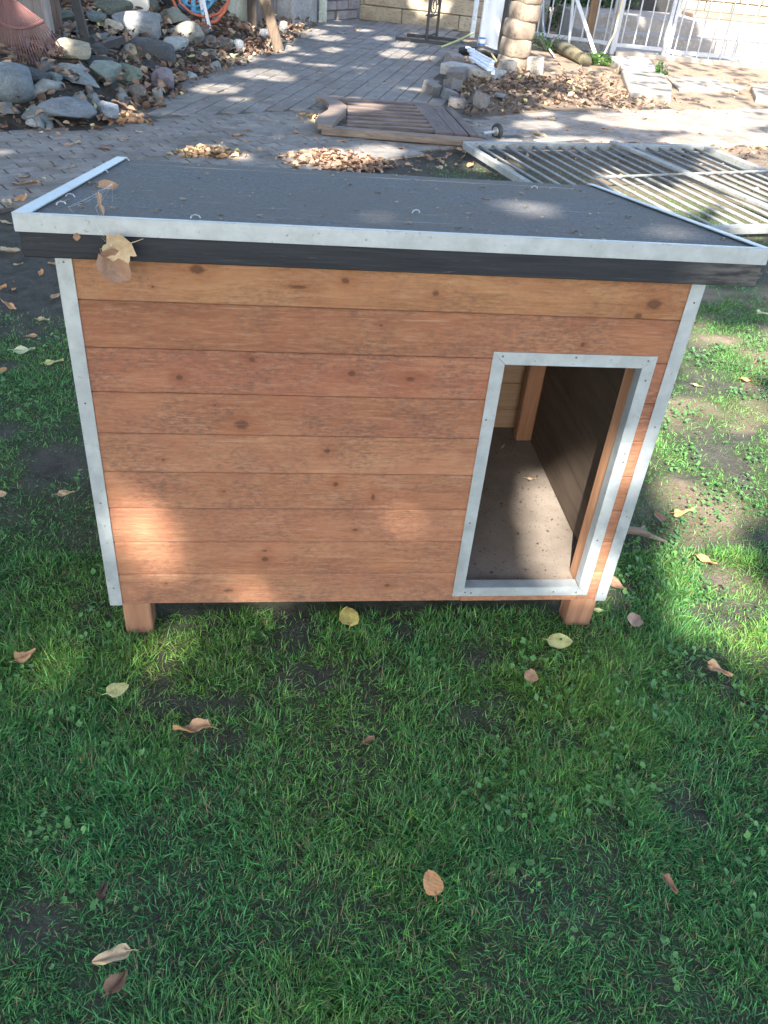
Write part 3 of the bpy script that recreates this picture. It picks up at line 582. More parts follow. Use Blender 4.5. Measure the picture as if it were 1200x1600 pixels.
# ------------------------------------------------------------------ grass blades and weeds
def make_blades(N, x0, x1, y0, y1, Lr, Wr, seed, keep=None, name='grass_blades', lie=1.):
    r = np.random.default_rng(seed); x = r.uniform(x0, x1, N); y = r.uniform(y0, y1, N); d = grass_density(x, y)
    if keep is not None: d = d*keep(x, y)
    m = r.random(N) < d; x, y, d = x[m], y[m], d[m]; n = len(x)
    foot = (np.abs(x) < .585) & (y > .06) & (y < .80); legs = (np.abs(np.abs(x)-.55) < .04) & (y > 0) & (y < .07); m = ~(foot | legs); x, y, d = x[m], y[m], d[m]; n = len(x)
    cl = vnoise(x, y, .06, 2, 3)*12+r.normal(0, 1.5, n); a = cl                          # tufts share a heading
    L = r.uniform(*Lr, n)*(.55+.75*vnoise(x, y, .16, 2, 12))*(.6+.4*d); lean = np.clip(r.normal(.72, .25, n)*lie, .1, 1.25); wd = r.uniform(*Wr, n)
    tt = np.array([0, .5, 1.]); ww = np.array([.85, .9, 0.])
    bx, by = np.cos(a), np.sin(a); sx, sy = -by, bx; tw = r.normal(0, .5, n)
    hx = lean[:, None]*(tt**1.2)[None]*L[:, None]; hz = L[:, None]*(tt[None]-.55*lean[:, None]*tt[None]**1.5); hz = np.maximum(hz, .0015)
    side = r.normal(0, .07, n)[:, None]*(tt**2)[None]*L[:, None]
    z0 = hgt(x, y)-.003; cxp = x[:, None]+bx[:, None]*hx+sx[:, None]*side; cyp = y[:, None]+by[:, None]*hx+sy[:, None]*side; czp = z0[:, None]+hz
    hw = wd[:, None]/2*ww[None]; ctw, stw = np.cos(tw)[:, None], np.sin(tw)[:, None]
    Lf = np.stack([cxp-sx[:, None]*hw*ctw, cyp-sy[:, None]*hw*ctw, czp-hw*stw], 2); Rt = np.stack([cxp+sx[:, None]*hw*ctw, cyp+sy[:, None]*hw*ctw, czp+hw*stw], 2)
    V = np.concatenate([Lf[:, :2], Rt[:, :2], Lf[:, 2:3]], 1)          # 5 verts
    base = (np.arange(n)*5)[:, None]
    Q = base+np.array([[0, 2, 3, 1]]); T = base+np.array([[1, 3, 4]])
    hue = vnoise(x, y, .6, 3, 20); g = r.random(n); dry = r.random(n) < .085; yel = np.clip((hue-.50)*2.0+r.normal(0, .18, n), 0, 1)
    yel = np.clip(yel+sstep(.55, 1.3, x)*.35+sstep(-.45, -.8, x)*.15, 0, 1)
    c = np.stack([.076+.125*yel, .265+.085*yel, .06+.0*yel], 1)*(.38+1.30*g**1.4)[:, None]; c[:, 2] = (.080-.034*yel)*(.4+1.2*g)
    c[dry] = np.array([.30, .24, .13])*(.6+.5*g[dry])[:, None]
    col = np.repeat(c[:, None, :], 5, 1)
    return V.reshape(-1, 3), Q, T, col.reshape(-1, 3)
Vs, Qs, Ts, Cs, off = [], [], [], [], 0
inview = lambda m: (lambda x, y: ((x > -1.1-.42*(y+1.2)-m*.3) & (x < 1.0+.62*(y+1.2)+m*.3)).astype(float))
hidden = lambda x, y: 1-.92*((np.abs(x) < .50) & (y > 1.0) & (y < 2.6))
for args in ((640000, -1.5, 1.7, -1.5, .30, (.020, .050), (.0012, .0025), 1, inview(.4)), (330000, -2.2, 3.1, .30, 2.3, (.016, .036), (.0015, .0028), 2, lambda x, y: inview(1)(x, y)*hidden(x, y)),
             (90000, -2.2, 4.8, 2.3, 5.0, (.015, .032), (.0025, .004), 3, lambda x, y: inview(1)(x, y)*hidden(x, y)), (22000, -1.5, 1.7, -1.5, .3, (.045, .085), (.0016, .0026), 5, lambda x, y: inview(.5)(x, y)*sstep(.5, .62, vnoise(x, y, .28, 2, 31)))):
    V, Q, T, Cc = make_blades(*args); Vs.append(V); Qs.append(Q+off); Ts.append(T+off); Cs.append(Cc); off += len(V)
tag(np_mesh('lawn_grass', np.concatenate(Vs), [np.concatenate(Qs), np.concatenate(Ts)], np.concatenate(Cs), MG), 'green lawn grass around and in front of the kennel', 'grass', kind='stuff')
# round leaved weeds
def weeds(N, seed):
    r = np.random.default_rng(seed); x = r.uniform(-2.0, 2.6, N); y = r.uniform(-1.3, 2.9, N)
    m = (sstep(.56, .66, vnoise(x, y, .13, 2, 40)) * (vnoise(x, y, .5, 2, 41)+.25*(np.abs(x+.1) > .55)) > .45*r.random(N)+.12+.16*((y < -.25) & (np.abs(x) < .5))) & (grass_density(x, y) > .12) & ~((np.abs(x) < .60) & (y > -.02) & (y < .85)) & (r.random(N) < .8)
    x, y = x[m], y[m]; n = len(x); k = 11; rad = r.uniform(.0022, .0075, n); an = np.linspace(0, 2*np.pi, k, endpoint=False)
    sc = 1+.10*np.cos(an*5); notch = np.where(np.arange(k) == 0, .35, 1.); ph = r.uniform(0, 6.3, n); tilt = r.normal(0, .35, (n, 2)); z = hgt(x, y)+r.uniform(.010, .032, n)
    lx = rad[:, None]*(sc*notch)[None]*np.cos(an[None]+ph[:, None]); ly = rad[:, None]*(sc*notch)[None]*np.sin(an[None]+ph[:, None])
    rim = np.stack([x[:, None]+lx, y[:, None]+ly, z[:, None]+lx*tilt[:, :1]+ly*tilt[:, 1:]+.0016], 2); cen = np.stack([x, y, z], 1)[:, None]
    V = np.concatenate([rim, cen], 1); base = (np.arange(n)*(k+1))[:, None]
    T = np.concatenate([base+np.array([[i, (i+1) % k, k]]) for i in range(k)])
    g = r.random(n); c = np.stack([.075+.07*g, .20+.12*g, .065+.03*g], 1); return V.reshape(-1, 3), T, np.repeat(c, k+1, 0)
V, T, Cc = weeds(60000, 8)
tag(np_mesh('ground_ivy', V, [T], Cc, MG), 'low round leaved weeds growing in patches through the lawn', 'weeds', kind='stuff')
#---PART2---
# ------------------------------------------------------------------ rocks of the bank and rubble
def rock_me(seed, flat=1., facets=9, rough=.10):
    r_ = random.Random(seed); bm = bmesh.new(); bmesh.ops.create_icosphere(bm, subdivisions=3, radius=1)
    pl = []
    for _ in range(facets):
        n_ = Vector((r_.gauss(0, 1), r_.gauss(0, 1), r_.gauss(0, .9))).normalized(); pl.append((n_, r_.uniform(.42, .80)))
    for v_ in bm.verts:
        p = v_.co.copy()
        for n_, d_ in pl:
            e_ = p.dot(n_)-d_
            if e_ > 0: p -= n_*e_*.92
        q = p*2.6+Vector((seed, 0, 0)); f = 1+rough*(float(vnoise(q.x+q.z*1.3, q.y+q.z*.7, 1, 3, seed % 9))-.5)*2
        v_.co = p*f
    mx_ = [max(abs(v_.co[i]) for v_ in bm.verts) for i in range(3)]
    for v_ in bm.verts: v_.co = Vector((v_.co.x/mx_[0], v_.co.y/mx_[1], v_.co.z/mx_[2]))
    me = bpy.data.meshes.new('rock'); bm.to_mesh(me); bm.free(); me.shade_smooth() if seed in (3, 59) else me.shade_flat(); return me
t = NT('field_stone'); v = t.coord(obj_random=True); oi = t.n('ShaderNodeObjectInfo'); a = t.noise(v, 2.2, 6, .65); b = t.noise(v, 9, 5, .7)
st = t.noise(t.coord((1, 1, 5), obj_random=True), 1.8, 5, .6, .8)
col = t.mix(t.mr(a, .3, .7), t.mix(1., oi.outputs['Color'], (.55, .56, .58), 'MULTIPLY'), oi.outputs['Color']); col = t.mix(t.mr(b, .56, .72, 0, .55), col, (.36, .36, .33)); col = t.mix(t.mr(st, .58, .66, 0, .45), col, (.11, .11, .10))
t.link(col, t.b.inputs['Base Color']); t.b.inputs['Roughness'].default_value = .8; t.bump(t.math('ADD', a, t.math('MULTIPLY', b, .6)), .8, .03); M_ROCK = t.m
ROCKS = [rock_me(i*7+3, facets=[6, 10, 14, 9][i % 4] if i not in (0, 8) else 3, rough=[.05, .10, .16][i % 3]) for i in range(10)]
for me in ROCKS: me.materials.append(M_ROCK)
RB = 'rocks heaped in the bank beside the paved path'
BLU, DRK, GRN, PUR, PAL, BEI, MID, MOS = (.17, .20, .22), (.075, .08, .085), (.20, .24, .19), (.24, .22, .26), (.42, .46, .46), (.38, .34, .26), (.22, .23, .23), (.11, .12, .09)
def put_rock(px, py, wpx, hpx, col, label, k, rot=0, tilt=0, group=RB, cat='rock', name='rock', sink=.25, dep=None):
    P = GT(px, py+hpx*.30); D = np.linalg.norm(P-CAM); s_ = D/FPX
    hx = wpx*s_/2; el = math.asin((CAM[2]-P[2])/D)
    hz = max(.03, hpx*s_/2*.85); dp = dep if dep else min(hx, hz*1.25)+.02
    hz = max(.035, (hpx*s_/2-dp*math.sin(el)*.5)/math.cos(el))
    o = bpy.data.objects.new(name, ROCKS[k % len(ROCKS)]); C.objects.link(o); o.location = (P[0], P[1], P[2]+hz*(1-sink)); o.scale = (hx, dp, hz)
    o.rotation_euler = (R(random.uniform(-6, 6)), R(tilt), R(rot)); o.color = (*col, 1); return tag(o, label, cat, group)
rk = [(25, 138, 62, 56, BLU, 'big smooth blue grey boulder, largest stone at the near corner of the bank', 0, 5, 0),
 (60, 127, 54, 28, DRK, 'dark slanting slab wedged behind the big smooth boulder', 1, 0, 12), (74, 109, 22, 18, BLU, 'small bluish stone below the fan rake', 3, 0, 0),
 (116, 88, 46, 36, BEI, 'beige green faceted stone just right of the rake head', 2, 20, 0), (121, 122, 66, 28, (.26, .30, .31), 'long pale grey slab in the middle of the bank', 5, 0, 12),
 (166, 121, 44, 36, (.20, .25, .23), 'green grey cracked rock between the long slab and the square green rock', 6, 10, 0), (205, 121, 36, 34, GRN, 'square green rock near the path edge', 4, 0, 0),
 (216, 147, 38, 24, (.20, .18, .15), 'brown grey low rock at the foot of the square green rock', 7, 0, 5), (259, 131, 38, 36, PUR, 'purple grey block standing at the path edge', 9, 0, 0),
 (106, 179, 78, 40, (.19, .22, .26), 'large flat blue grey rock at the front of the bank', 8, 8, 0), (60, 187, 44, 24, (.17, .20, .20), 'slanting long stone beside the large flat rock', 3, -35, 25),
 (147, 160, 26, 20, (.27, .29, .28), 'small pale block behind the large flat rock', 5, 0, 0), (170, 180, 30, 32, (.30, .34, .38), 'pale blue stone at the corner where the path turns', 2, 15, 0),
 (242, 88, 74, 38, DRK, 'broad black slab on the bank above the purple grey block', 0, -10, 5), (233, 107, 40, 17, (.06, .065, .07), 'thin black stone below the broad black slab', 3, 0, 4),
 (275, 75, 36, 24, PAL, 'white blue lichen crusted stone behind the black slab', 6, 0, 0), (180, 46, 26, 22, (.62, .54, .42), 'cream squarish stone catching sunlight on the bank', 4, 0, 0),
 (225, 50, 76, 42, (.26, .27, .28), 'largest jagged grey rock, beside the cream stone', 1, 5, 0), (272, 32, 48, 26, (.28, .29, .23), 'layered greenish rock under the hose reel', 5, 0, -8),
 (297, 56, 52, 30, (.30, .29, .25), 'beige grey rock below the layered greenish rock', 7, 0, 0), (178, 24, 52, 32, MOS, 'mossy dark rock at the back of the bank', 6, 0, 0),
 (228, 16, 50, 26, MOS, 'mossy rock below the dark bucket', 9, 0, 0), (152, 33, 30, 20, (.16, .20, .19), 'grey green stone behind the black stand', 2, 0, 0),
 (297, 121, 22, 16, PAL, 'little pale stone at the path edge past the purple block', 4, 0, 0), (122, 50, 20, 14, BLU, 'small blue grey stone behind the rake stand', 8, 0, 0),
 (373, 76, 20, 20, (.18, .20, .22), 'round blue grey cobble near the leaning stake', 0, 0, 0), (350, 72, 26, 18, (.22, .22, .19), 'moss edged cobble left of the round blue grey cobble', 3, 0, 0),
 (329, 68, 28, 18, MID, 'grey stone in leaves below the hose loops', 7, 0, 0), (10, 172, 42, 18, MID, 'low grey stone in front of the big smooth boulder', 5, 0, 0),
 (52, 196, 16, 14, (.62, .64, .66), 'white chip of stone at the foot of the bank', 2, 30, 20), (195, 7, 30, 26, (.13, .10, .08), 'brown boulder at the top of the bank', 0, 0, 0),
 (218, 4, 22, 18, MID, 'grey stone beside the brown boulder', 6, 0, 0), (152, 84, 30, 20, DRK, 'dark stone under the foot of the black stand', 8, 0, 0),
 (154, 99, 42, 16, (.07, .075, .08), 'dark flat stone right of the beige faceted stone', 3, 0, 0), (165, 62, 44, 14, (.24, .25, .25), 'long grey stone lying below the cream stone', 5, 0, 0),
 (330, 88, 22, 16, (.24, .24, .22), 'half buried stone in the leaves near the path bend', 1, 0, 0), (88, 124, 20, 18, (.24, .29, .29), 'small grey green stone behind the dark slanting slab', 4, 0, 0),
 (386, 45, 14, 14, (.42, .26, .20), 'small pink stone beside the weathered post', 0, 0, 0), (312, 90, 30, 14, (.16, .17, .17), 'dark low stone between leaf drifts near the path bend', 9, 0, 0),
 (100, 30, 34, 18, (.10, .12, .10), 'dark green stone behind the rake', 3, 0, 0), (108, 45, 24, 14, (.30, .30, .30), 'grey stone right of the dark post', 4, 0, 0), (245, 118, 16, 12, (.45, .38, .26), 'sandy pebble between the green rock and purple block', 5, 0, 0),
 (85, 68, 26, 22, (.09, .09, .09), 'blackish stone behind the rake tines', 2, 0, 0), (205, 84, 26, 22, (.42, .36, .24), 'sandy lump in leaves left of the broad black slab', 7, 0, 0)]
for q in rk: put_rock(*q[:7], rot=q[7], tilt=q[8])
# weathered branch between rocks
A, B_ = GT(45, 163), GT(100, 149); b = MB(); b.tube([A+[0, 0, .05], (A+B_)/2+[0, 0, .10], B_+[0, 0, .06]], [.035, .045, .03], 8)
tag(b.build_at('branch', wood('grey_branch', (.16, .16, .15), (.30, .30, .28), 'x'), A, True), 'grey weathered branch lying across the bank before the long pale slab', 'branch')

# small rubble stones between the rocks
b = MB(); r5 = random.Random(4)
for _ in range(420):
    x, y = r5.uniform(-5, .3), r5.uniform(4.9, 12.5)
    d_ = float(seg_dist(np.array(x), np.array(y), EDGE))
    if not .02 < d_ < 3.2: continue
    s_ = r5.uniform(.03, .10); me = ROCKS[r5.randrange(10)]; ro = Euler((r5.random()*6, r5.random()*6, r5.random()*6)).to_matrix()
    if _ % 2: continue
    q = Vector((x, y, float(hgt(x, y))+s_*.2)); sc_ = Vector((s_, s_*r5.uniform(.6, 1), s_*r5.uniform(.4, .8)))
    b.add([q+ro@Vector((v_.co.x*sc_.x, v_.co.y*sc_.y, v_.co.z*sc_.z)) for v_ in me.vertices], [tuple(p.vertices) for p in me.polygons])
tag(b.build('rubble', M_ROCK, color=(.21, .22, .21)), 'small broken stones filling the gaps between the bank rocks', 'rubble', kind='stuff')
# dead leaf drifts (nobody could count them)
def drift(N, region, name, label, seed, size=(.035, .075), cols=((.22, .135, .095), (.30, .20, .14), (.15, .095, .07), (.37, .27, .19), (.26, .155, .11)), lift=.05, crisp=1.):
    r = np.random.default_rng(seed); x, y, up = region(r, N); n = len(x); L = r.uniform(*size, n); W_ = L*r.uniform(.5, .8, n); ph = r.uniform(0, 6.28, n)
    uu = np.array([-.5, -.2, .15, .5]); pw = np.array([.12, .9, .85, .04]); z = hgt(x, y)+.008+r.random(n)**1.5*lift*up
    pitch, roll = r.normal(0, .38*crisp, n), r.normal(0, .5*crisp, n); cup = r.uniform(.2, 1.0, n); bend = r.normal(0, .35, n)
    V = []
    for i in range(4):
        for s_ in (-1, 0, 1):
            lx = uu[i]*L; ly = s_*pw[i]*W_/2*r.uniform(.8, 1.2, n); lz = abs(s_)*pw[i]*W_*.5*cup+bend*L*(uu[i]*2)**2*.35
            y2 = ly*np.cos(roll)-lz*np.sin(roll); z2 = ly*np.sin(roll)+lz*np.cos(roll); x2 = lx*np.cos(pitch)-z2*np.sin(pitch); z3 = lx*np.sin(pitch)+z2*np.cos(pitch)
            V.append(np.stack([x+x2*np.cos(ph)-y2*np.sin(ph), y+x2*np.sin(ph)+y2*np.cos(ph), np.maximum(z+z3, hgt(x, y)+.002)], 1))
    V = np.stack(V, 1); base = (np.arange(n)*12)[:, None]; Q = np.concatenate([base+np.array([[i*3+j, (i+1)*3+j, (i+1)*3+j+1, i*3+j+1]]) for i in range(3) for j in range(2)])
    c = np.array(cols)[r.integers(0, len(cols), n)]*r.uniform(.65, 1.25, (n, 1)); rare = r.random(n) < .035; c[rare] = (.60, .52, .22)
    return tag(np_mesh(name, V.reshape(-1, 3), [Q], np.repeat(c, 12, 0), MLIT, True), label, 'leaf litter', kind='stuff')
def bank_region(r, N):
    x = r.uniform(-5.5, .45, N); y = r.uniform(4.5, 13, N); d = seg_dist(x, y, EDGE)
    m = (d > -.12+.15*(vnoise(x, y, .5, 2, 50)-.5)) & (d < 3.5) & (r.random(N) < np.where(d < 0, .25, .35+.9*sstep(.35, .6, vnoise(x, y, .6, 2, 51)))); return x[m], y[m], np.where(d[m] > 0, 1, .4)
drift(24000, bank_region, 'leaf_litter', 'brown dead leaves drifted between the rocks of the bank', 1, (.04, .095), lift=.11)
def blob(cx, cy, rx, ry, rot=0):
    def f(r, N):
        a = r.normal(0, .5, N); b_ = r.normal(0, .5, N); m = a*a+b_*b_ < 1.3; a, b_ = a[m]*rx, b_[m]*ry; c_, s_ = math.cos(rot), math.sin(rot)
        return cx+a*c_-b_*s_, cy+a*s_+b_*c_, np.exp(-((a/rx)**2+(b_/ry)**2)*1.6)
    return f
P = G(524, 253); drift(800, blob(P[0], P[1], .38, .26, .1), 'leaf_litter', 'bright sunlit pile of tan leaves behind the middle of the kennel roof', 2, (.035, .075), ((.40, .25, .17), (.46, .31, .22), (.32, .20, .14), (.21, .135, .10)), lift=.06)
P = G(325, 243); drift(280, blob(P[0], P[1], .24, .16, .1), 'leaf_litter', 'smaller pile of tan and brown leaves behind the kennel roof', 3, (.035, .075), ((.36, .24, .15), (.26, .165, .105), (.44, .32, .20)), lift=.06)
P = G(492, 187); drift(110, blob(P[0], P[1], .18, .22, .5), 'leaf_litter', 'small heap of crumbled leaves at the end of the wooden gate', 4, (.03, .06), ((.55, .36, .20), (.48, .32, .18)), lift=.04)
P = G(205, 190); drift(90, blob(P[0], P[1], .16, .2, .5), 'leaf_litter', 'orange leaves gathered at the inner corner of the path', 5, (.05, .09), ((.58, .33, .18), (.48, .30, .18)), lift=.05)
def heap_region(r, N):
    x = r.normal(2.35, .85, N); y = r.normal(7.9, .95, N); m = (seg_dist(x, y, RIGHT_UP) < -.03) & (seg_dist(x, y, PATH_STRIP_UP) > .03); return x[m], y[m], np.ones(m.sum())
drift(2100, heap_region, 'leaf_litter', 'brown leaves over the rubble heap right of the path', 6, (.03, .085), ((.19, .12, .085), (.26, .175, .125), (.13, .085, .062), (.33, .25, .18)), lift=.035)
def edge_region(r, N):
    x = r.uniform(-1.2, 4.5, N); y = 4.55+.32*x*(x > 0)+r.normal(0, .22, N); m = (seg_dist(x, y, PATH_LOW) < .05); return x[m], y[m], np.ones(m.sum())*.3
drift(420, edge_region, 'leaf_litter', 'thin scatter of leaf crumbs along the soil edge of the path', 7, (.02, .05), lift=.02)
def sand_region(r, N):
    x = r.uniform(2.3, 7.5, N); y = r.uniform(7.2, 10.2, N); m = r.random(N) < sstep(.4, .65, vnoise(x, y, .7, 2, 60)); return x[m], y[m], np.ones(m.sum())*.2
drift(2200, sand_region, 'leaf_litter', 'dry leaf crumbs spread over the sunny sandy ground before the white fence', 8, (.02, .06), ((.50, .33, .20), (.42, .26, .16), (.60, .42, .27)), lift=.015)
def soil_region(r, N):
    x = r.uniform(-2.2, 3.6, N); y = r.uniform(1.5, 5.0, N); m = (seg_dist(x, y, PATH_LOW) < -.03) & (r.random(N) < .55); return x[m], y[m], np.ones(m.sum())*.2
drift(420, soil_region, 'leaf_litter', 'small leaf crumbs over the bare soil beside the kennel', 9, (.012, .035), lift=.008)
# single leaves on the path, soil and metal panel: countable, alike
var = []
for k in range(7):
    me = leaf_mesh(1, random.uniform(.55, .8), random.uniform(.2, .6), random.uniform(.2, .8), seed=k*5, stem=.3); me.materials.append(M_LEAF); var.append(me)
for me in var:
    for v_ in me.vertices: pass
import re
USED = set()
LAND = [(60, 287, 'near the left roof corner'), (130, 180, 'beside the large flat rock'), (110, 225, 'between rock bank and roof strip'), (190, 228, 'behind the back roof corner'), (370, 215, 'beyond the smaller leaf pile'), (330, 240, 'beside the smaller leaf pile'), (470, 205, 'left of the wooden gate'), (465, 165, 'beyond the gate curved end'), (440, 110, 'below the wooden stake'), (520, 55, 'beside the brick stack'), (540, 228, 'before the wooden gate rail'), (610, 140, 'behind the wooden gate'), (675, 100, 'beside the rubble bricks'), (700, 205, 'between gate and castor wheel'), (835, 190, 'beside the brown leaf heap'), (840, 215, 'right of the castor wheel'), (905, 208, 'behind the metal panel'), (1010, 190, 'before the large tapering flagstone'), (1090, 212, 'near the metal panel far corner'),
        (660, 255, 'behind the roof'), (690, 235, 'in front of the gate end'), (740, 250, 'at the metal panel near corner'), (20, 330, 'below the roof corner by the path'), (70, 405, 'beside the fascia end'), (20, 440, 'left of the kennel corner trim'), (1180, 300, 'under the metal panel'), (1165, 245, 'past the metal panel end'), (625, 240, 'beside the big sunlit leaf pile'), (575, 172, 'under the gate slats')]
def loose(pts, group, label):
    for (px, py, s_) in pts:
        P = GT(px, py); L = s_*np.linalg.norm(P-CAM)/FPX; o = bpy.data.objects.new('fallen_leaf', random.choice(var)); C.objects.link(o); o.scale = (L, L, L*.8)
        o.location = (P[0], P[1], P[2]+(.014 if P[1] > 3 else .004)); o.rotation_euler = (R(random.uniform(-15, 15)), R(random.uniform(-15, 15)), random.uniform(0, 6.28))
        cn, cc = random.choice([('cream', CRM), ('tan', TAN), ('tan', TAN), ('orange', ORG), ('cream', CRM), ('brown', BRN), ('straw coloured', (.62, .52, .36))]); o.color = (*cc, 1)
        lm = min(LAND, key=lambda q: math.hypot(q[0]-px, (q[1]-py)*2)); lab = ('large ' if s_ >= 22 else 'small ' if s_ < 12 else '')+cn+' leaf on the '+label+' '+lm[2]
        k = 0
        while lab in USED and k < 5: lab = re.sub(r'^(curled |thin |broad |crumpled |pointed )?', ['curled ', 'thin ', 'broad ', 'crumpled ', 'pointed '][k], lab.replace('a a', 'a')); k += 1
        USED.add(lab); tag(o, lab, 'leaf', group)
pth = [(140, 183, 10), (118, 176, 8), (57, 290, 20), (63, 285, 14), (43, 283, 22), (38, 293, 24), (80, 268, 18), (112, 267, 14), (125, 228, 16), (107, 231, 12), (165, 238, 18), (196, 225, 16), (172, 232, 10), (95, 216, 12), (60, 213, 12), (128, 216, 10),
       (5, 392, 1), (218, 211, 10), (370, 217, 18), (385, 210, 14), (388, 226, 12), (357, 219, 12), (431, 223, 14), (410, 192, 10), (463, 160, 9), (530, 226, 14), (495, 223, 12), (497, 117, 8), (445, 110, 8), (600, 134, 8), (624, 143, 8), (675, 99, 10), (463, 212, 16),
       (860, 190, 14), (842, 189, 10), (830, 212, 16), (845, 216, 18), (888, 207, 12), (943, 205, 12), (866, 188, 10), (905, 215, 10), (700, 202, 14), (748, 200, 12), (660, 225, 14), (575, 172, 8), (555, 50, 8), (535, 55, 14), (500, 58, 8), (410, 240, 12), (345, 228, 12), (1005, 190, 12), (1090, 212, 12), (320, 160, 8)]
loose([p for p in pth if p[2] > 2], 'single leaves scattered on the paved path', 'grey pavers')
soil = [(672, 252, 20), (685, 268, 20), (650, 270, 14), (745, 245, 16), (700, 245, 14), (735, 262, 16), (712, 262, 12), (660, 248, 14), (640, 262, 12), (625, 236, 12), (770, 255, 18), (690, 232, 18), (720, 240, 16), (15, 325, 22), (30, 320, 26), (70, 395, 16), (30, 415, 12), (85, 415, 14), (8, 350, 16), (64, 430, 14), (22, 455, 12), (1180, 300, 14), (1165, 250, 14), (1130, 240, 12), (1190, 235, 12)]
loose(soil, 'single leaves scattered on the bare soil', 'bare soil')

# ------------------------------------------------------------------ wooden gate lying on the path
M_GW = wood('brown_gate_wood', (.075, .055, .047), (.19, .145, .125), 'x', dark=(.05, .035, .03)); M_GWY = wood('brown_gate_boards', (.065, .047, .04), (.155, .112, .096), 'y', dark=(.04, .03, .025)); M_GEDGE = wood('worn_rail_wood', (.095, .072, .058), (.23, .175, .14), 'x', dark=(.07, .05, .04))
g0, g1, g2, g3 = G(503, 203, .05), G(752, 224, .05), G(500, 155, .05), G(690, 168, .05)
gate = thing('wooden_gate', 'old brown slatted wooden gate with a curved end, lying flat on the path', 'gate', (g0[0], g0[1], 0))
b = MB(); b.beam([g0[0], g0[1]+.03, .045], [g1[0]+.02, g1[1]+.03, .045], .10, .055, bev=.006); b.build('rail', M_GEDGE, gate)
b = MB(); b.beam([g2[0]+.02, g2[1], .050], [g3[0], g3[1], .050], .08, .045, bev=.006); b.build('rail', M_GW, gate)
xl, xr = .32, 1.03
for i in range(7):
    f = (i+.6)/7.3; ya = g0[1]+.10+(g2[1]-g0[1]-.14)*f; MB().beam([g0[0]+.20+.01*i, ya, .050], [1.01, ya+.02, .052], .060, .030, bev=.008).build('slat', M_GW, gate)
for i, x in enumerate((1.075, 1.21, 1.315)):
    MB().beam([x, g0[1]+.10, .052+.004*(i == 0)], [x-.03-.0*i, g2[1]-.05, .052+.004*(i == 0)], (.145, .115, .075)[i], .026, bev=.004).build('board', M_GWY, gate)
cpx = [(499, 154, .045), (517, 158, .05), (528, 167, .06), (526, 176, .06), (515, 184, .065), (507, 193, .06), (508, 198, .045)]
ps = [G(a, b_, .075) for a, b_, _ in cpx]; b = MB(); L_, R_ = [], []
for i, p in enumerate(ps):
    t_ = ps[min(i+1, 6)]-ps[max(i-1, 0)]; t_ = t_/np.linalg.norm(t_); n_ = np.array([-t_[1], t_[0], 0]); L_.append(p+n_*cpx[i][2]*1.25); R_.append(p-n_*cpx[i][2]*1.25)
vs = [(*q[:2], z_) for q in L_ for z_ in (.055, .09)]+[(*q[:2], z_) for q in R_ for z_ in (.055, .09)]; n_ = 7; fs = []
for i in range(n_-1):
    a = 2*i; c_ = 2*n_+2*i; fs += [(a+1, a+3, c_+3, c_+1), (a, c_, c_+2, a+2), (a, a+2, a+3, a+1), (c_, c_+1, c_+3, c_+2)]
fs += [(0, 1, 2*n_+1, 2*n_), (2*n_-2, 4*n_-2, 4*n_-1, 2*n_-1)]
b.add(vs, fs); b.build('curved_end', M_GEDGE, gate)
# castor wheel
wc = G(777, 205, .06); t = thing('castor_wheel', 'small black wheel with a bare metal axle at the end of the wooden gate', 'wheel', (wc[0], wc[1], 0))
ax_ = np.array([-.85, -.50, -.06]); ax_ = ax_/np.linalg.norm(ax_); M_RUB = simple('black_rubber', (.015, .015, .016), (.03, .03, .03), 20, .6, .1); M_STEEL = simple('axle_steel', (.35, .35, .34), (.5, .5, .48), 30, .4, 0, metallic=.6)
b = MB(); prof = [(-.018, .045), (-.014, .058), (0, .063), (.014, .058), (.018, .045)]; b.tube([wc+ax_*p[0] for p in prof], [p[1] for p in prof], 24); b.build('tyre', M_RUB, t, True)
MB().tube([wc+ax_*.017, wc+ax_*.024], [.035, .032], 16).build('hub', M_STEEL, t); MB().tube([wc+ax_*.02, wc+ax_*.15], .013, 10).build('axle', M_STEEL, t)

# ------------------------------------------------------------------ metal panel lying on the grass
M_GPAINT = simple('weathered_grey_green_metal', (.17, .178, .175), (.27, .28, .272), 6, .7, .15, .002, dark=(.15, .14, .11))
A0 = np.array([1.17, 5.12]); U_ = np.array([.978, .205]); V_ = np.array([.235, -.972]); LU, LV_ = 2.18, 2.02
pan = thing('metal_panel', 'grey barred metal fence panel lying flat on the ground behind the kennel', 'fence panel', (A0[0], A0[1], 0))
def uvp(u, v_, z): q = A0+U_*u+V_*v_; return np.array([q[0], q[1], z])
MB().beam(uvp(0, 0, .055), uvp(LU, 0, .055), .065, .045, bev=.003).build('rail', M_GPAINT, pan); MB().beam(uvp(0, LV_, .045), uvp(LU, LV_, .045), .06, .045, bev=.003).build('rail', M_GPAINT, pan)
MB().beam(uvp(0, .03, .054), uvp(0, LV_-.03, .044), .05, .045, bev=.003).build('end_post', M_GPAINT, pan); MB().beam(uvp(LU, .03, .054), uvp(LU, LV_-.03, .044), .06, .045, bev=.003).build('end_post', M_GPAINT, pan)
MB().beam(uvp(1.30, -.02, .088), uvp(1.42, LV_+.03, .080), .060, .020, bev=.002).build('cross_brace', M_GPAINT, pan)
for i in range(18):
    u = .115+i*.1145
    MB().tube([uvp(u, .03, .054), uvp(u, LV_-.03, .046)], .0098, 8).build('bar', M_GPAINT, pan, True)
MB().tube([uvp(.55, .98, .078), uvp(LU+.05, .80, .078)], .008, 6).build('rod', M_GPAINT, pan)

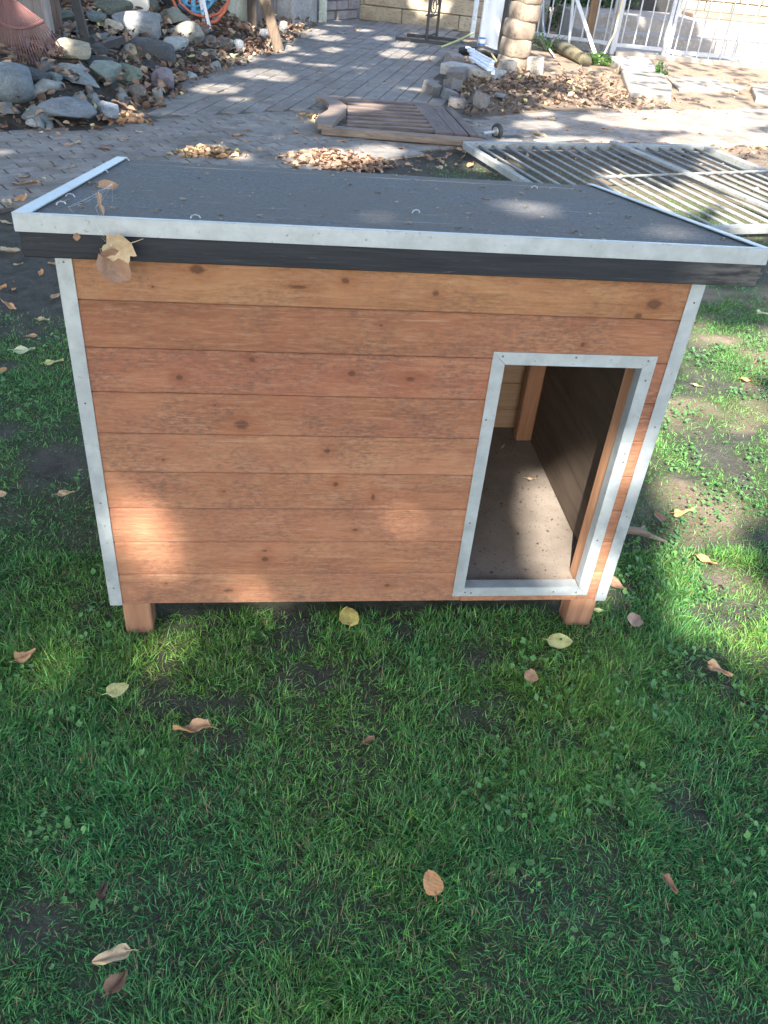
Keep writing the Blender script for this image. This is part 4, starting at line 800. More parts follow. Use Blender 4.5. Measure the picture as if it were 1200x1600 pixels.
# ------------------------------------------------------------------ rubble, slats and stone column right of the path
RUB = 'broken bricks and rocks in the leaf heap'
GRB = (.20, .185, .18); b0 = MB().box(-1, 1, -1, 1, -1, 1, .12)
me_b = b0.mesh('brick')
bmx = bmesh.new(); bmx.from_mesh(me_b); bmesh.ops.subdivide_edges(bmx, edges=bmx.edges[:], cuts=3, use_grid_fill=True)
for v_ in bmx.verts: v_.co *= 1+.16*(float(vnoise(v_.co.x*1.7+v_.co.z, v_.co.y*1.7+v_.co.z*.6, 1, 2, 5))-.5)
bmx.to_mesh(me_b); bmx.free(); me_b.materials.append(M_ROCK)
def put_brick(px, py, size, rot, col, label, tilt=(0, 0), group=RUB, zoff=0, pos=None, cat='brick', name='stone_block'):
    P = GT(px, py) if pos is None else np.array(pos); o = bpy.data.objects.new(name, me_b); C.objects.link(o); o.scale = tuple(s_/2 for s_ in size)
    o.location = (P[0], P[1], P[2]+size[2]/2*.9+zoff); o.rotation_euler = (R(tilt[0]), R(tilt[1]), R(rot)); o.color = (*col, 1); return tag(o, label, cat, group)
put_brick(708, 112, (.20, .16, .13), 20, (.30, .26, .25), 'pinkish grey broken brick on top of the rubble by the path', (10, 8), zoff=.06)
put_brick(713, 128, (.20, .16, .11), -25, GRB, 'grey broken brick below the pinkish one', (12, -8), zoff=.02)
put_brick(706, 142, (.17, .13, .11), 40, GRB, 'angular grey brick in the middle of the rubble', (-15, 10)); put_brick(702, 156, (.15, .10, .09), 10, (.19, .20, .21), 'bluish brick end low in the rubble', (5, 15))
put_brick(673, 148, (.12, .16, .12), 30, GRB, 'grey broken brick against the path edge', (15, 0)); put_brick(713, 167, (.16, .12, .08), -10, GRB, 'flat broken brick at the near side of the rubble', (0, 5))
put_rock(750, 162, 24, 32, (.21, .19, .185), 'pointed grey stone standing in the leaf heap', 4, group=RUB); put_rock(780, 152, 16, 10, MID, 'little grey stone beside the pointed stone', 2, group=RUB)
M_CONC = simple('rough_concrete', (.24, .235, .225), (.38, .365, .345), 6, .9, .5, .006, dark=(.15, .145, .135)); M_SLAT = simple('chalky_white_paint', (.55, .58, .62), (.72, .74, .76), 9, .55, .2, .002, dark=(.36, .36, .35))
P = GT(742, 124); b = MB(); b.obox(P+[-.02, .05, .06], Matrix.Rotation(R(-38), 3, 'Z').transposed().row[:], (.34, .14, .055), .012); tag(b.build_at('concrete_slab', M_CONC, P), 'grey concrete slab under the broken white slats', 'slab')
bun = thing('picket_bundle', 'broken piece of white picket fence dumped on the rubble', 'fence panel', P)
for i in range(4):
    a = GT(727+3*i-4*(i == 3), 98+i*6)+[0, 0, .17]; c_ = GT(768-2*i, 116+i*5)+[0, 0, .13]; MB().beam(a, c_, .05, .022, bev=.003).build('picket', M_SLAT, bun)
a = GT(729, 97)+[0, 0, .14]; c_ = GT(726, 118)+[0, 0, .14]; MB().beam(a+[.06, 0, 0], c_+[.08, 0, 0], .04, .03).build('crosspiece', M_SLAT, bun); a = GT(766, 114)+[0, 0, .10]; c_ = GT(768, 131)+[0, 0, .10]; MB().beam(a, c_, .04, .03).build('crosspiece', M_SLAT, bun)
P = GT(748, 92); b = MB(); b.tube([P+[-.25, .1, .06], P+[.05, .0, .10], P+[.3, -.12, .05]], [.05, .06, .04], 9); tag(b.build_at('black_bag', simple('black_plastic', (.012, .012, .014), (.03, .03, .03), 12, .4, .6, .01), P, True), 'rolled black plastic lying behind the white pickets', 'bag')
# stone column
M_SAND = simple('tan_sandstone', (.17, .13, .098), (.29, .23, .175), 5, .9, .6, .012, dark=(.13, .10, .08))
cb = GT(801, 110); colm = thing('stone_column', 'stacked column of rounded tan stones at the end of the low wall', 'column', cb)
z = cb[2]-.02
def pillow(loc, sz, mat, parent, rot=0, name='stone'):
    bm = bmesh.new(); bmesh.ops.create_cube(bm, size=2); bmesh.ops.subdivide_edges(bm, edges=bm.edges[:], cuts=6, use_grid_fill=True)
    for v_ in bm.verts:
        p = v_.co; s_ = p.normalized(); k = .42; v_.co = (p*(1-k)+s_*1.25*k); f = 1+.10*(float(vnoise(p.x*1.3+loc[2]*9, p.y*1.3+p.z, 1, 2, 3))-.5); v_.co *= f
    m4 = Matrix.Rotation(R(rot), 3, 'Z')
    for v_ in bm.verts: q = Vector((v_.co.x*sz[0]/2, v_.co.y*sz[1]/2, v_.co.z*sz[2]/2)); v_.co = m4@q+Vector(loc)-root_loc(parent)
    me = bpy.data.meshes.new(name); bm.to_mesh(me); bm.free(); me.shade_smooth(); me.materials.append(mat); o = bpy.data.objects.new(name, me); C.objects.link(o); o.parent = parent; return o
for i, (wd, h_, dx) in enumerate(((.30, .16, .0), (.32, .20, .02), (.33, .20, .03), (.31, .18, .07), (.28, .18, .09), (.30, .17, .05), (.3, .18, .06), (.3, .18, .05))):
    pillow((cb[0]+dx, cb[1]+.12, z+h_/2), (wd*.86, .36, h_*1.06), M_SAND, colm, 12); z += h_*.97
put_brick(791, 112, (.19, .16, .13), 8, (.22, .21, .20), 'grey block at the foot of the stone column', group=None); put_brick(834, 116, (.20, .18, .19), -18, (.46, .41, .34), 'pale block standing apart to the right of the stone column', (0, -6), group=None)
# wrapped white panel, pole, can
P = GT(763, 80); M_WHITE = simple('white_plastic_sheet', (.62, .65, .70), (.74, .77, .82), 4, .35, .5, .02); M_BLK = simple('black_board', (.010, .010, .011), (.02, .02, .02), 9, .6, .1)
wp = thing('wrapped_panel', 'tall white plastic wrapped panel leaning beside the stone column', 'panel', P); x, y = P[0], P[1]
b = MB(); n1, n2 = 12, 10; vs = []; fs = []
for j in range(n2):
    for i in range(n1):
        f = i/(n1-1); g = j/(n2-1); zz = .02+1.25*g; ww = .28-.02*g+.06*math.sin(g*2); vs.append((x-.15+.06*g+(f)*ww, y+.02*math.sin(f*9+g*4)+.012*math.sin(g*17+f*5)-.03*(1-abs(2*f-1))+g*.10, zz))
for j in range(n2-1):
    for i in range(n1-1): a = j*n1+i; fs.append((a, a+1, a+n1+1, a+n1))
b.add(vs, fs); b.build('plastic_cover', M_WHITE, wp, True); MB().obox((x+.01, y+.13, .63), (np.array([1, 0, 0]), np.array([0, 1, -.07]), np.array([.04, .08, 1])), (.125, .05, .62), .01).build('core', M_WHITE, wp)
MB().obox((x+.17, y+.10, .62), (np.array([1, 0, 0]), np.array([0, 1, -.07]), np.array([.04, .08, 1])), (.026, .09, .60), .004).build('black_edge', M_BLK, wp)
P = GT(737, 59); b = MB(); b.beam(P, P+[.06, .12, 1.9], .065, .05, up=(0, 1, 0)); tag(b.build_at('white_post', M_SLAT, P), 'white painted board leaning against the low wall left of the wrapped panel', 'board')
P = GT(751, 80); can = thing('drink_can', 'blue and white can standing in front of the wrapped panel', 'can', P); x, y, z = P
MB().tube([(x, y, z), (x, y, z+.012), (x, y, z+.10), (x, y, z+.155), (x, y, z+.165)], [.04, .05, .05, .05, .04], 18).build('can_body', simple('blue_can', (.03, .09, .28), (.06, .16, .40), 12, .35, 0), can, True)
MB().tube([(x, y, z+.095), (x, y, z+.15)], [.0512, .0512], 18).build('white_band', simple('white_band', (.6, .65, .7), (.7, .74, .8), 9, .4, 0), can, True)
P0, P1 = GT(690, 76), GT(738, 66); b = MB(); b.tube([P0+[0, 0, .02], (P0+P1)/2+[0, 0, .06], P1+[0, 0, .12]], .014, 6); tag(b.build_at('garden_cane', simple('green_yellow_cane', (.42, .45, .16), (.55, .55, .25), 9, .6, .1), P0), 'yellow green cane lying between the black stand and the can', 'cane')
P0, P1 = GT(757, 84), GT(775, 104); b = MB(); b.tube([P0+[0, 0, .10], P1+[0, 0, .06]], .012, 6); tag(b.build_at('garden_cane', simple('yellow_cane', (.50, .46, .20), (.6, .55, .28), 9, .6, .1), P0), 'short yellow stick slanting above the white pickets', 'cane')
# black metal stand
M_IRON = simple('black_iron', (.018, .018, .020), (.035, .034, .034), 20, .5, .2)
P0, P1 = GT(665, 70), GT(681, 64); st_ = thing('black_stand', 'black wrought iron stand on two feet at the far end of the path', 'stand', (P0+P1)/2)
for Pq in (P0, P1): MB().beam(Pq+[0, 0, .03], Pq+[.03, .05, 1.7], .035, .035, up=(0, 1, 0)).build('upright', M_IRON, st_)
d = (P1-P0); d = d/np.linalg.norm(d); pr = np.array([-d[1], d[0], 0])
for Pq in (P0, P1): MB().beam(Pq+pr*.42+[0, 0, .035]-d*.06, Pq-pr*.30+[0, 0, .035]+d*.03, .06, .05).build('foot', M_IRON, st_)
for zz in (.10, .33, .9): MB().tube([P0+[0, 0, zz], P1+[0, 0, zz]], .012, 6).build('crossbar', M_IRON, st_)
b = MB(); m_ = (P0+P1)/2+[0, 0, .45]; b.tube([m_+d*(.22*math.cos(a)*(1-a/14))+np.array([0, 0, .15*math.sin(a)*(1-a/14)]) for a in np.linspace(0, 11, 40)], .008, 5); b.tube([m_+d*.1, m_+d*.35+[0, 0, .03]], .008, 5); b.tube([m_-d*.1+[0, 0, -.1], m_-d*.4+[0, 0, -.09]], .010, 5); b.build('scroll', M_IRON, st_)

# ------------------------------------------------------------------ far low wall, brick stack, shed
def block_wall(name, label, cat, A, B_, zs, wl, mat, depth=.28, seed=0, joint=.008, names='stone_block'):
    r_ = random.Random(seed); A = np.array(A, float); B_ = np.array(B_, float); L = np.linalg.norm(B_[:2]-A[:2]); u = (B_-A)/np.linalg.norm(B_-A); u = np.array([u[0], u[1], 0]); nrm = np.array([-u[1], u[0], 0])
    if nrm[1] < 0: nrm = -nrm
    th_ = thing(name, label, cat, (A[0], A[1], 0)); z = zs[0]
    for ci in range(len(zs)-1):
        z0, z1 = zs[ci], zs[ci+1]; s_ = -r_.uniform(0, wl)
        while s_ < L:
            l_ = wl*r_.uniform(.8, 1.2); a, b_ = max(0, s_), min(L, s_+l_)
            if b_-a > .05:
                off = r_.uniform(-.012, .012); b = MB(); b.obox(A*[1, 1, 0]+u*(a+b_)/2+nrm*(depth/2+off)+[0, 0, (z0+z1)/2], (u, nrm, (0, 0, 1)), ((b_-a)/2-joint/2, depth/2, (z1-z0)/2-joint/2), .012); b.build(names, mat, th_)
            s_ += l_
    return th_
M_TIMB = simple('weathered_tan_blocks', (.27, .22, .155), (.43, .36, .26), 3.5, .9, .6, .012, stretch=(1, 1, 2.5), dark=(.17, .145, .11))
Aw, Bw = G(561, 29), G(742, 50); block_wall('garden_wall', 'low tan stone wall closing the far end of the path', 'wall', Aw, Bw+(Bw-Aw)*.12, [-.02, .20, .42, .64, .86], .9, M_TIMB, .3, 3)
M_GB = simple('grey_purple_brick', (.17, .15, .15), (.30, .265, .26), 8, .9, .5, .008, dark=(.11, .10, .10)); Ab, Bb = G(508, 34), G(560, 30)
bs = thing('brick_stack', 'loose stack of grey bricks at the left end of the tan wall', 'brick stack', (Ab[0], Ab[1], 0))
u = (Bb-Ab)/np.linalg.norm(Bb-Ab); n_ = np.array([-u[1], u[0], 0]); Lb = np.linalg.norm(Bb-Ab)
for ci in range(6):
    for k in range(3): off = random.uniform(-.03, .03); MB().obox(Ab+u*(Lb*(k+.5)/3)+n_*(.14+off)+[0, 0, .07+ci*.135], (u, n_, (0, 0, 1)), (Lb/6-.008, .13, .062), .012).build('brick', M_GB, bs)
# shed: green white corner post, pipe, panels, weathered boards
M_GWH = simple('flaking_pale_green_paint', (.36, .40, .34), (.52, .54, .47), 5, .75, .3, .003, stretch=(2, 2, .6), dark=(.26, .25, .20)); M_GREY = wood('grey_board', (.13, .115, .11), (.27, .24, .225), 'z', dark=(.06, .05, .045)); M_PANEL = simple('pale_green_panel', (.26, .28, .23), (.38, .40, .34), 3, .8, .2, .003)
sa = GT(389, 64); shed = thing('garden_shed', 'weathered garden shed of grey boards and pale green panels beside the path', 'shed', (sa[0], sa[1], 0))
def vboard(px0, px1, py, mat, name, z1=2.2, th_=.03, dy=0, z0=0, parent=shed):
    a, b_ = G(px0, py), G(px1, py); a = a+[0, dy, 0]; b_ = b_+[0, dy, 0]; b_[1] = a[1] if abs(px1-px0) < 40 else b_[1]
    if abs(b_[1]-a[1]) < 1e-6: b_ = np.array([a[0]+np.linalg.norm(G(px1, py)-G(px0, py))*.98, a[1], 0])
    hgt_ = z1; c_ = (a+b_)/2; u = b_-a; L = np.linalg.norm(u); u = u/L; n_ = np.array([-u[1], u[0], 0]); b = MB(); b.obox(c_+n_*th_/2+[0, 0, (z0+z1)/2], (u, n_, (0, 0, 1)), (L/2, th_/2, (z1-z0)/2), .004); return b.build(name, mat, parent)
vboard(357, 386, 60, M_GWH, 'corner_post', th_=.22, z0=.0); vboard(387, 400, 64, wood('dark_post', (.045, .035, .03), (.09, .07, .06), 'z'), 'dark_post', th_=.1)
Pq = G(367, 57)+[0, -.03, 0]; MB().tube([Pq, Pq+[.0, 0, 2.1]], .022, 8).build('pipe', M_SLAT, shed, True)
vboard(270, 357, 50, M_PANEL, 'panel', th_=.04, dy=.10, z0=.1)
for i, (a, b_, py) in enumerate(((401, 408, 58), (409, 417, 52), (418, 425, 49), (426, 434, 46), (435, 444, 42), (452, 456, 40), (445, 451, 41))): vboard(a, b_, py, M_GREY if i < 5 or i == 6 else wood('dark_post_b', (.05, .04, .035), (.10, .08, .07), 'z'), 'wall_board', th_=.03+.02*(i % 2), dy=.12*(i % 3 == 1))
vboard(457, 490, 22, M_PANEL, 'panel', th_=.04, dy=.35, z0=.25); vboard(490, 497, 30, M_GREY, 'wall_board', th_=.05); vboard(498, 508, 36, M_GWH, 'corner_post', th_=.1)
P = G(457, 45); Q = G(496, 35); u = (Q-P)/np.linalg.norm(Q-P); n_ = np.array([-u[1], u[0], 0]); b = MB(); b.obox((P+Q)/2+n_*.25+[0, 0, .17], (u, n_, (0, 0, 1)), (np.linalg.norm(Q-P)/2, .25, .19), .02); tag(b.build_at('concrete_step', M_CONC, P), 'grey concrete step along the foot of the shed', 'step')
put_rock(443, 48, 20, 20, (.26, .25, .23), 'lumpy grey stone below the concrete step', 1, group=None); put_rock(470, 58, 20, 10, (.50, .42, .33), 'pale stone lying on the path before the concrete step', 2, group=None); put_rock(414, 62, 18, 22, (.20, .21, .22), 'blue grey stone leaning on the shed behind the stake', 6, group=None)
# leaning stake
P = GT(437, 82); top = P+np.array([-.42, .25, 1.25]); b = MB(); M_STAKE = wood('split_stake', (.085, .060, .043), (.18, .13, .092), 'z', dark=(.13, .09, .06))
b.beam(P, P*.45+top*.55, .12, .09, up=(0, 1, 0), bev=.014); tag(b.build_at('wooden_stake', M_STAKE, P), 'thick split wooden stake leaning against the shed over the path edge', 'stake')
# hose reel
P = GT(318, 46); D_ = np.linalg.norm(P-CAM); s_ = D_/FPX; hr = thing('hose_reel', 'blue garden hose reel with orange hose on a white stand', 'hose reel', P)
M_BLUE = simple('blue_plastic', (.07, .27, .48), (.11, .36, .58), 6, .4, .05); M_HOSE = simple('orange_hose', (.42, .10, .055), (.55, .15, .08), 9, .5, .05)
c0 = P+np.array([-12*s_, .15, 47*s_]); rr = 30*s_
def ring(b, c, r, tr, a0=0, a1=2*math.pi, n=32, sx=1, sz=1, dy=0): b.tube([c+[math.cos(a)*r*sx, dy, math.sin(a)*r*sz] for a in np.linspace(a0, a1, n)], tr, 7, False); return b
for dy in (-.10, .14):
    b = MB(); ring(b, c0, rr*.96, .018, dy=dy); ring(b, c0, rr*.74, .012, dy=dy)
    for k in range(12): a = k*math.pi/6; b.beam(c0+[math.cos(a)*rr*.25, dy, math.sin(a)*rr*.25], c0+[math.cos(a)*rr*.96, dy, math.sin(a)*rr*.96], .05, .014, up=(0, 1, 0))
    b.tube([c0+[0, dy-.012, 0], c0+[0, dy+.012, 0]], rr*.36, 20); b.build('reel_disc', M_BLUE, hr)
b = MB()
for k in range(5): ring(b, c0, rr*(.60+.03*(k % 2)), .017, dy=-.07+.045*k)
b.tube([c0+[0, -.09, 0], c0+[0, .13, 0]], rr*.5, 24); b.build('hose_coil', M_HOSE, hr, True)
b = MB(); pts = [GT(px, 60)*0+np.array([c0[0]+(px-305)*s_, c0[1]-.22, P[2]+(46-py)*s_]) for px, py in ((279, -8), (279, 12), (286, 27), (300, 37), (318, 40), (335, 34), (346, 22), (352, 8), (354, -6), (352, -20))]; b.tube(pts, .018, 7); b.tube([q+[.03, .05, .07] for q in pts[1:8]], .017, 7); b.build('hose_loop', M_HOSE, hr, True)
b = MB(); b.beam([c0[0]+22*s_, c0[1]-.28, P[2]], [c0[0]-4*s_, c0[1]-.16, P[2]+1.0], .035, .03, up=(0, 1, 0)); b.build('stand_leg', M_SLAT, hr); b = MB(); b.beam([c0[0]+14*s_, c0[1]-.1, P[2]-.02], [c0[0]+6*s_, c0[1]-.1, P[2]+.5], .03, .03, up=(0, 1, 0)); b.build('stand_leg', M_SLAT, hr)
P = GT(272, 24); bk = thing('bucket', 'dark grey bucket on the bank left of the hose reel', 'bucket', P); M_BKT = simple('dark_grey_plastic', (.05, .055, .065), (.09, .095, .11), 6, .5, .05)
MB().tube([P, P+[0, 0, .30], P+[0, 0, .31]], [.13, .17, .175], 24).build('bucket_body', M_BKT, bk, True); b = MB(); ring(b, P+[0, 0, .28], .18, .006, math.pi, 2*math.pi, 16, 1, 1.1, -.10); b.build('handle', M_STEEL, bk)

# ------------------------------------------------------------------ posts and rake at the bank corner
M_POST = wood('weathered_sleeper', (.09, .062, .052), (.20, .145, .12), 'z', dark=(.05, .035, .03)); M_POST2 = wood('pale_weathered_sleeper', (.20, .165, .145), (.36, .30, .27), 'z', dark=(.09, .065, .055))
def post(px0, px1, py, mat, label, z1=1.5, dy=0, lean=(0, 0), nm='wooden_post'):
    a, b_ = GT(px0, py), GT(px1, py); wd = np.linalg.norm(b_-a); c_ = (a+b_)/2+[0, dy, 0]; b = MB(); b.beam(c_-[0, 0, .1], c_+[lean[0], lean[1], z1], wd, wd*.7, up=(0, 1, 0), bev=.02); return tag(b.build_at(nm, mat, c_), label, 'post', 'timber posts behind the rake')
post(-6, 25, 76, M_POST, 'dark brown timber post at the picture corner behind the rake', dy=.1); post(26, 68, 66, M_POST2, 'broad pale weathered timber post behind the rake', dy=.1, lean=(-.06, 0)); post(63, 80, 62, M_POST, 'narrow dark timber post right of the broad pale one', dy=.35)
P = GT(48, 100); s_ = np.linalg.norm(P-CAM)/FPX; rake = thing('fan_rake', 'red fan rake standing on its tines against the timber posts', 'rake', P); M_RED = simple('faded_red_paint', (.13, .058, .056), (.19, .092, .088), 12, .6, .1)
hub = np.array([P[0]-17*s_, P[1]-.02, P[2]+70*s_]); lean_y = .18
def rp(px, py, dy=0):
    """a point on the rake's plane, standing slightly tilted back"""
    up = (100-py)*s_; x = P[0]+(px-48)*s_-up*.02; return np.array([x, P[1]+up*.25+dy, P[2]+up])
tip_x = np.linspace(0, 94, 25)
for i in range(25):
    f = i/24; tipp = (2+f*90, 92-7*abs(f-.5)*2+(4 if .2 < f < .8 else 0)+3*math.sin(f*3)); hubp = (22+f*14, 31)
    bandp = (9+f*60, 53+9*math.sin(f*math.pi)-1*f); p = [rp(*hubp), rp(*bandp), rp(*tipp), rp(tipp[0]+1, tipp[1]+1, -.05)]
    MB().tube(p, [.0045, .005, .0045, .003], 5).build('tine', M_RED, rake)
b = MB(); b.tube([rp(9+f*60, 53+9*math.sin(f*math.pi)-1*f, -.012) for f in np.linspace(-.02, 1.02, 14)], .012, 6); b.build('cross_band', M_RED, rake)
b = MB(); q = [rp(28, 20), rp(23, 31), rp(39, 33), rp(31, 20)]; qb = [p+[0, .03, 0] for p in q]; q = [p-[0, .012, 0] for p in q]; b.add(q+qb, [(0, 1, 2, 3), (7, 6, 5, 4), (0, 4, 5, 1), (1, 5, 6, 2), (2, 6, 7, 3), (3, 7, 4, 0)]); b.build('head_plate', M_RED, rake)
b = MB(); b.tube([rp(30, 24), rp(27, 14), rp(21, 0), rp(4, -60)], [.022, .024, .022, .022], 10); b.build('handle', M_RED, rake, True)
P = GT(2, 84); b = MB(); b.beam(P, P+[-.10, .1, 1.1], .035, .02, up=(0, 1, 0)); tag(b.build_at('thin_board', M_STAKE, P), 'thin pale board standing at the picture corner beside the rake', 'board')
# black stand in the bank (patio base)
P = GT(137, 76); s_ = np.linalg.norm(P-CAM)/FPX; bs2 = thing('parasol_base', 'black metal post on crossed feet standing among the rocks', 'stand', P)
MB().beam(P+[0, 0, .02], P+[-16*s_, .1, 82*s_], .075, .05, up=(0, 1, 0)).build('post', M_IRON, bs2); MB().beam(P+[-44*s_, -.10, .05], P+[4*s_, .02, .06], .05, .05).build('foot', M_IRON, bs2); MB().beam(P+[2*s_, -.12, .0], P+[44*s_, .12, .08], .06, .06).build('foot', M_IRON, bs2)
P = GT(118, 14); b = MB(); b.obox(P+[.1, .6, .35], np.eye(3), (.55, .05, .4), .01); tag(b.build_at('pale_board', simple('pale_board', (.55, .50, .43), (.68, .63, .55), 5, .8, .2), P), 'pale board standing behind the rocks at the back of the bank', 'board')

# ------------------------------------------------------------------ white fence, house front and things behind it
M_WF = simple('white_fence_paint', (.34, .36, .39), (.44, .46, .49), 8, .45, .08, dark=(.48, .47, .44))
F0, F1, F2, F3 = G(828, 67), G(957, 84), G(1036, 92), G(1212, 107)
F0 = F0+np.array([0, 0, 0]); F3 = F3+(F3-F2)*.35
def rail(p, q, z, w_, h_, nm, par): MB().beam(p*[1, 1, 0]+[0, 0, z], q*[1, 1, 0]+[0, 0, z], w_, h_).build(nm, M_WF, par)
def fence(name, label, A, B_, z0, z1, sp_, par=None, posts=True, bar_low=None):
    f = thing(name, label, 'fence' if 'gate' not in name else 'gate', (A[0], A[1], 0)); rail(A, B_, z0, .045, .05, 'rail', f); rail(A, B_, z1, .045, .05, 'rail', f)
    L = np.linalg.norm(B_-A); n = max(2, int(L/sp_)); lo = z0 if bar_low is None else bar_low
    for i in range(n): p = A+(B_-A)*(i+.5)/n; MB().beam([p[0], p[1]-.026*(bar_low is not None), lo], [p[0], p[1]-.026*(bar_low is not None), z1-.02], .018, .018, up=(0, 1, 0)).build('bar', M_WF, f)
    if posts:
        for p in (A, B_): MB().beam([p[0], p[1], 0], [p[0], p[1], z1+.06], .055, .055, up=(0, 1, 0)).build('post', M_WF, f)
    return f
fence('white_fence', 'white barred metal fence running from the stone column to the gate', F0, F1-[.08, 0, 0], .13, 1.35, .155)
fence('white_gate', 'white barred gate between the two fence lengths', F1, F2-[.03, 0, 0], .12, 1.35, .165)
fence('white_fence', 'white barred fence before the concrete steps, right of the gate', F2+[.04, 0, 0], F3, .10, 1.35, .17, bar_low=.04)
g_ = F1+[-.05, -.08, 0]; b = MB(); b.beam(g_*[1, 1, 0], g_*[1, 1, 0]+[0, 0, 1.5], .07, .06, up=(0, 1, 0)); tag(b.build_at('white_post', M_WF, g_), 'white square post at the hinge side of the white gate', 'post')
P = GT(887, 82); b = MB(); b.beam(P, P+[-.10, .12, 1.4], .035, .035, up=(0, 1, 0)); tag(b.build_at('white_pole', M_WF, P), 'upright white pole propped against the fence left of the gate', 'pole')
P = GT(932, 92); b = MB(); b.beam(P, P+[-.85, .45, 1.5], .05, .04, up=(0, 1, 0)); tag(b.build_at('white_pole', M_WF, P), 'slanting white pole leaning across the white fence', 'pole')
P = GT(925, 94); b = MB(); b.tube([P+[0, 0, .01], P+[.16, .02, .08], P+[.28, .1, .35], P+[.30, .14, .8], P+[.42, .2, 1.3]], .014, 6); tag(b.build_at('rope', simple('tan_rope', (.45, .34, .20), (.58, .46, .30), 20, .8, .2), P, True), 'tan rope hanging down beside the gate post', 'rope')
P = GT(842, 62); Q = GT(866, 92); b = MB(); b.tube([P+[-.1, 0, .9], P+[-.02, -.05, .35], P+[.03, -.08, .14], (P+Q)/2+[0, 0, .05], Q+[0, 0, .02]], [.02, .022, .022, .016, .012], 7); tag(b.build_at('grey_pipe', simple('grey_pipe', (.30, .33, .37), (.42, .45, .48), 9, .5, .05), P, True), 'thin bent grey pipe beside the stone column', 'pipe')
P = GT(868, 80); Q = GT(915, 104); b = MB(); b.tube([P+[0, 0, .07], (P+Q)/2+[0, 0, .08], Q+[0, 0, .06]], [.09, .085, .07], 12); tag(b.build_at('mossy_log', simple('mossy_bark', (.07, .06, .04), (.17, .14, .085), 9, .9, .9, .02, dark=(.09, .11, .04)), P, True), 'short mossy log lying in front of the white fence', 'log')
# slabs, kerb, flat stones
def flat(name, label, cat, pts, z1, mat, group=None, z0=-.03, bev=.03):
    q = [G(*p, z1)[:2] for p in pts]; ar = sum(q[i][0]*q[(i+1) % len(q)][1]-q[(i+1) % len(q)][0]*q[i][1] for i in range(len(q))); q = q if ar > 0 else q[::-1]; q = [tuple(a) for a in q]
    b = MB().prism(q, z0, z1, bev); return tag(b.build_at(name, mat, (q[0][0], q[0][1], 0)), label, cat, group)
M_FLAG = simple('tan_flagstone', (.22, .185, .145), (.31, .27, .22), 4, .9, .4, .006, dark=(.30, .24, .18)); FG = 'flagstones between the gate and the path'
flat('flagstone', 'grey brown flagstone right at the foot of the gate', 'flagstone', [(949, 87), (1013, 89), (1026, 107), (1006, 111), (967, 99)], .06, simple('grey_flagstone', (.28, .25, .22), (.40, .36, .32), 4, .9, .4), FG)
flat('flagstone', 'large pale tapering flagstone, nearest the path', 'flagstone', [(969, 101), (1037, 115), (1050, 131), (1049, 152), (985, 147), (974, 117)], .055, M_FLAG, FG)
flat('flagstone', 'long low sand covered flagstone beyond the large tapering one', 'flagstone', [(1042, 119), (1107, 121), (1168, 136), (1150, 142), (1062, 140)], .018, M_FLAG, FG); flat('flagstone', 'pale flagstone cut off by the picture edge', 'flagstone', [(1174, 134), (1215, 128), (1225, 156), (1182, 152)], .05, M_FLAG, FG)
kA, kB = F1+[0, -.10, 0], F3+[0, -.10, 0]
MBk = MB(); MBk.beam(kA*[1, 1, 0]+[0, 0, .0], kB*[1, 1, 0]+[0, 0, .0], .12, .10, bev=.01); tag(MBk.build_at('kerb', simple('sandy_kerb', (.36, .29, .22), (.50, .42, .33), 5, .9, .4), kA), 'low concrete kerb along the foot of the white fence', 'kerb')
kc, kd = F0+[.25, 0, 0], F1+[-.2, 0, 0]; b = MB()
for k in range(4): p = kc+(kd-kc)*(k+.5)/4+[0, .05, 0]; put_brick(0, 0, (.26, .18, .12), math.degrees(math.atan2(kd[1]-kc[1], kd[0]-kc[0]))+random.uniform(-6, 6), (.30, .28, .25), ['grey block under the fence next to the column', 'grey block under the fence behind the log', 'grey block under the fence below the upright pole', 'grey block under the fence at the slanting pole'][k], pos=(p[0], p[1], 0), group='blocks under the white fence')
# concrete yard and steps of the house
M_STEP = simple('pale_step_concrete', (.19, .172, .155), (.28, .255, .23), 4, .85, .3, .004, dark=(.36, .32, .28)); n_f = np.array([-(F3-F2)[1], (F3-F2)[0], 0]); n_f = n_f/np.linalg.norm(n_f); u_f = (F3-F2)/np.linalg.norm(F3-F2)
house = thing('house', 'house front of tan stone with concrete steps and a dark doorway', 'house', tuple(F2+n_f*2))
def hb(u0, u1, d0, d1, z0, z1, nm, mat, bev=.01): MB().obox(F2*[1, 1, 0]+u_f*(u0+u1)/2+n_f*(d0+d1)/2+[0, 0, (z0+z1)/2], (u_f, n_f, (0, 0, 1)), ((u1-u0)/2, (d1-d0)/2, (z1-z0)/2), bev).build(nm, mat, house)
hb(-1.1, 6, .10, 1.0, -.05, .02, 'yard_slab', M_STEP); hb(-1.1, 4.2, 1.0, 1.5, -.05, .20, 'lower_step', M_STEP); hb(-1.1, 4.2, 1.5, 2.9, -.05, .40, 'upper_step', M_STEP)
hb(-1.3, 1.15, 3.3, 3.4, .3, 2.5, 'dark_doorway', simple('dark_doorway', (.012, .012, .014), (.03, .03, .03), 3, .7, .1))  # unlit interior painted as a near-black panel
M_LEDGE = simple('brown_ledge', (.16, .12, .09), (.26, .20, .15), 4, .9, .3); hb(1.15, 4.3, 2.3, 2.9, .40, .46, 'ledge', M_LEDGE)
M_HB = simple('tan_house_stone', (.21, .18, .13), (.30, .26, .20), 4, .9, .5, .01, dark=(.25, .21, .16))
for ci in range(9):
    x_ = 1.15-(.2 if ci % 2 else 0)
    while x_ < 7.4:
        l_ = random.uniform(.32, .5); hb(max(1.15, x_)+.006, x_+l_-.006, 2.95+random.uniform(-.01, .01), 3.2, .46+ci*.16+.005, .46+(ci+1)*.16-.005, 'stone_block', M_HB); x_ += l_
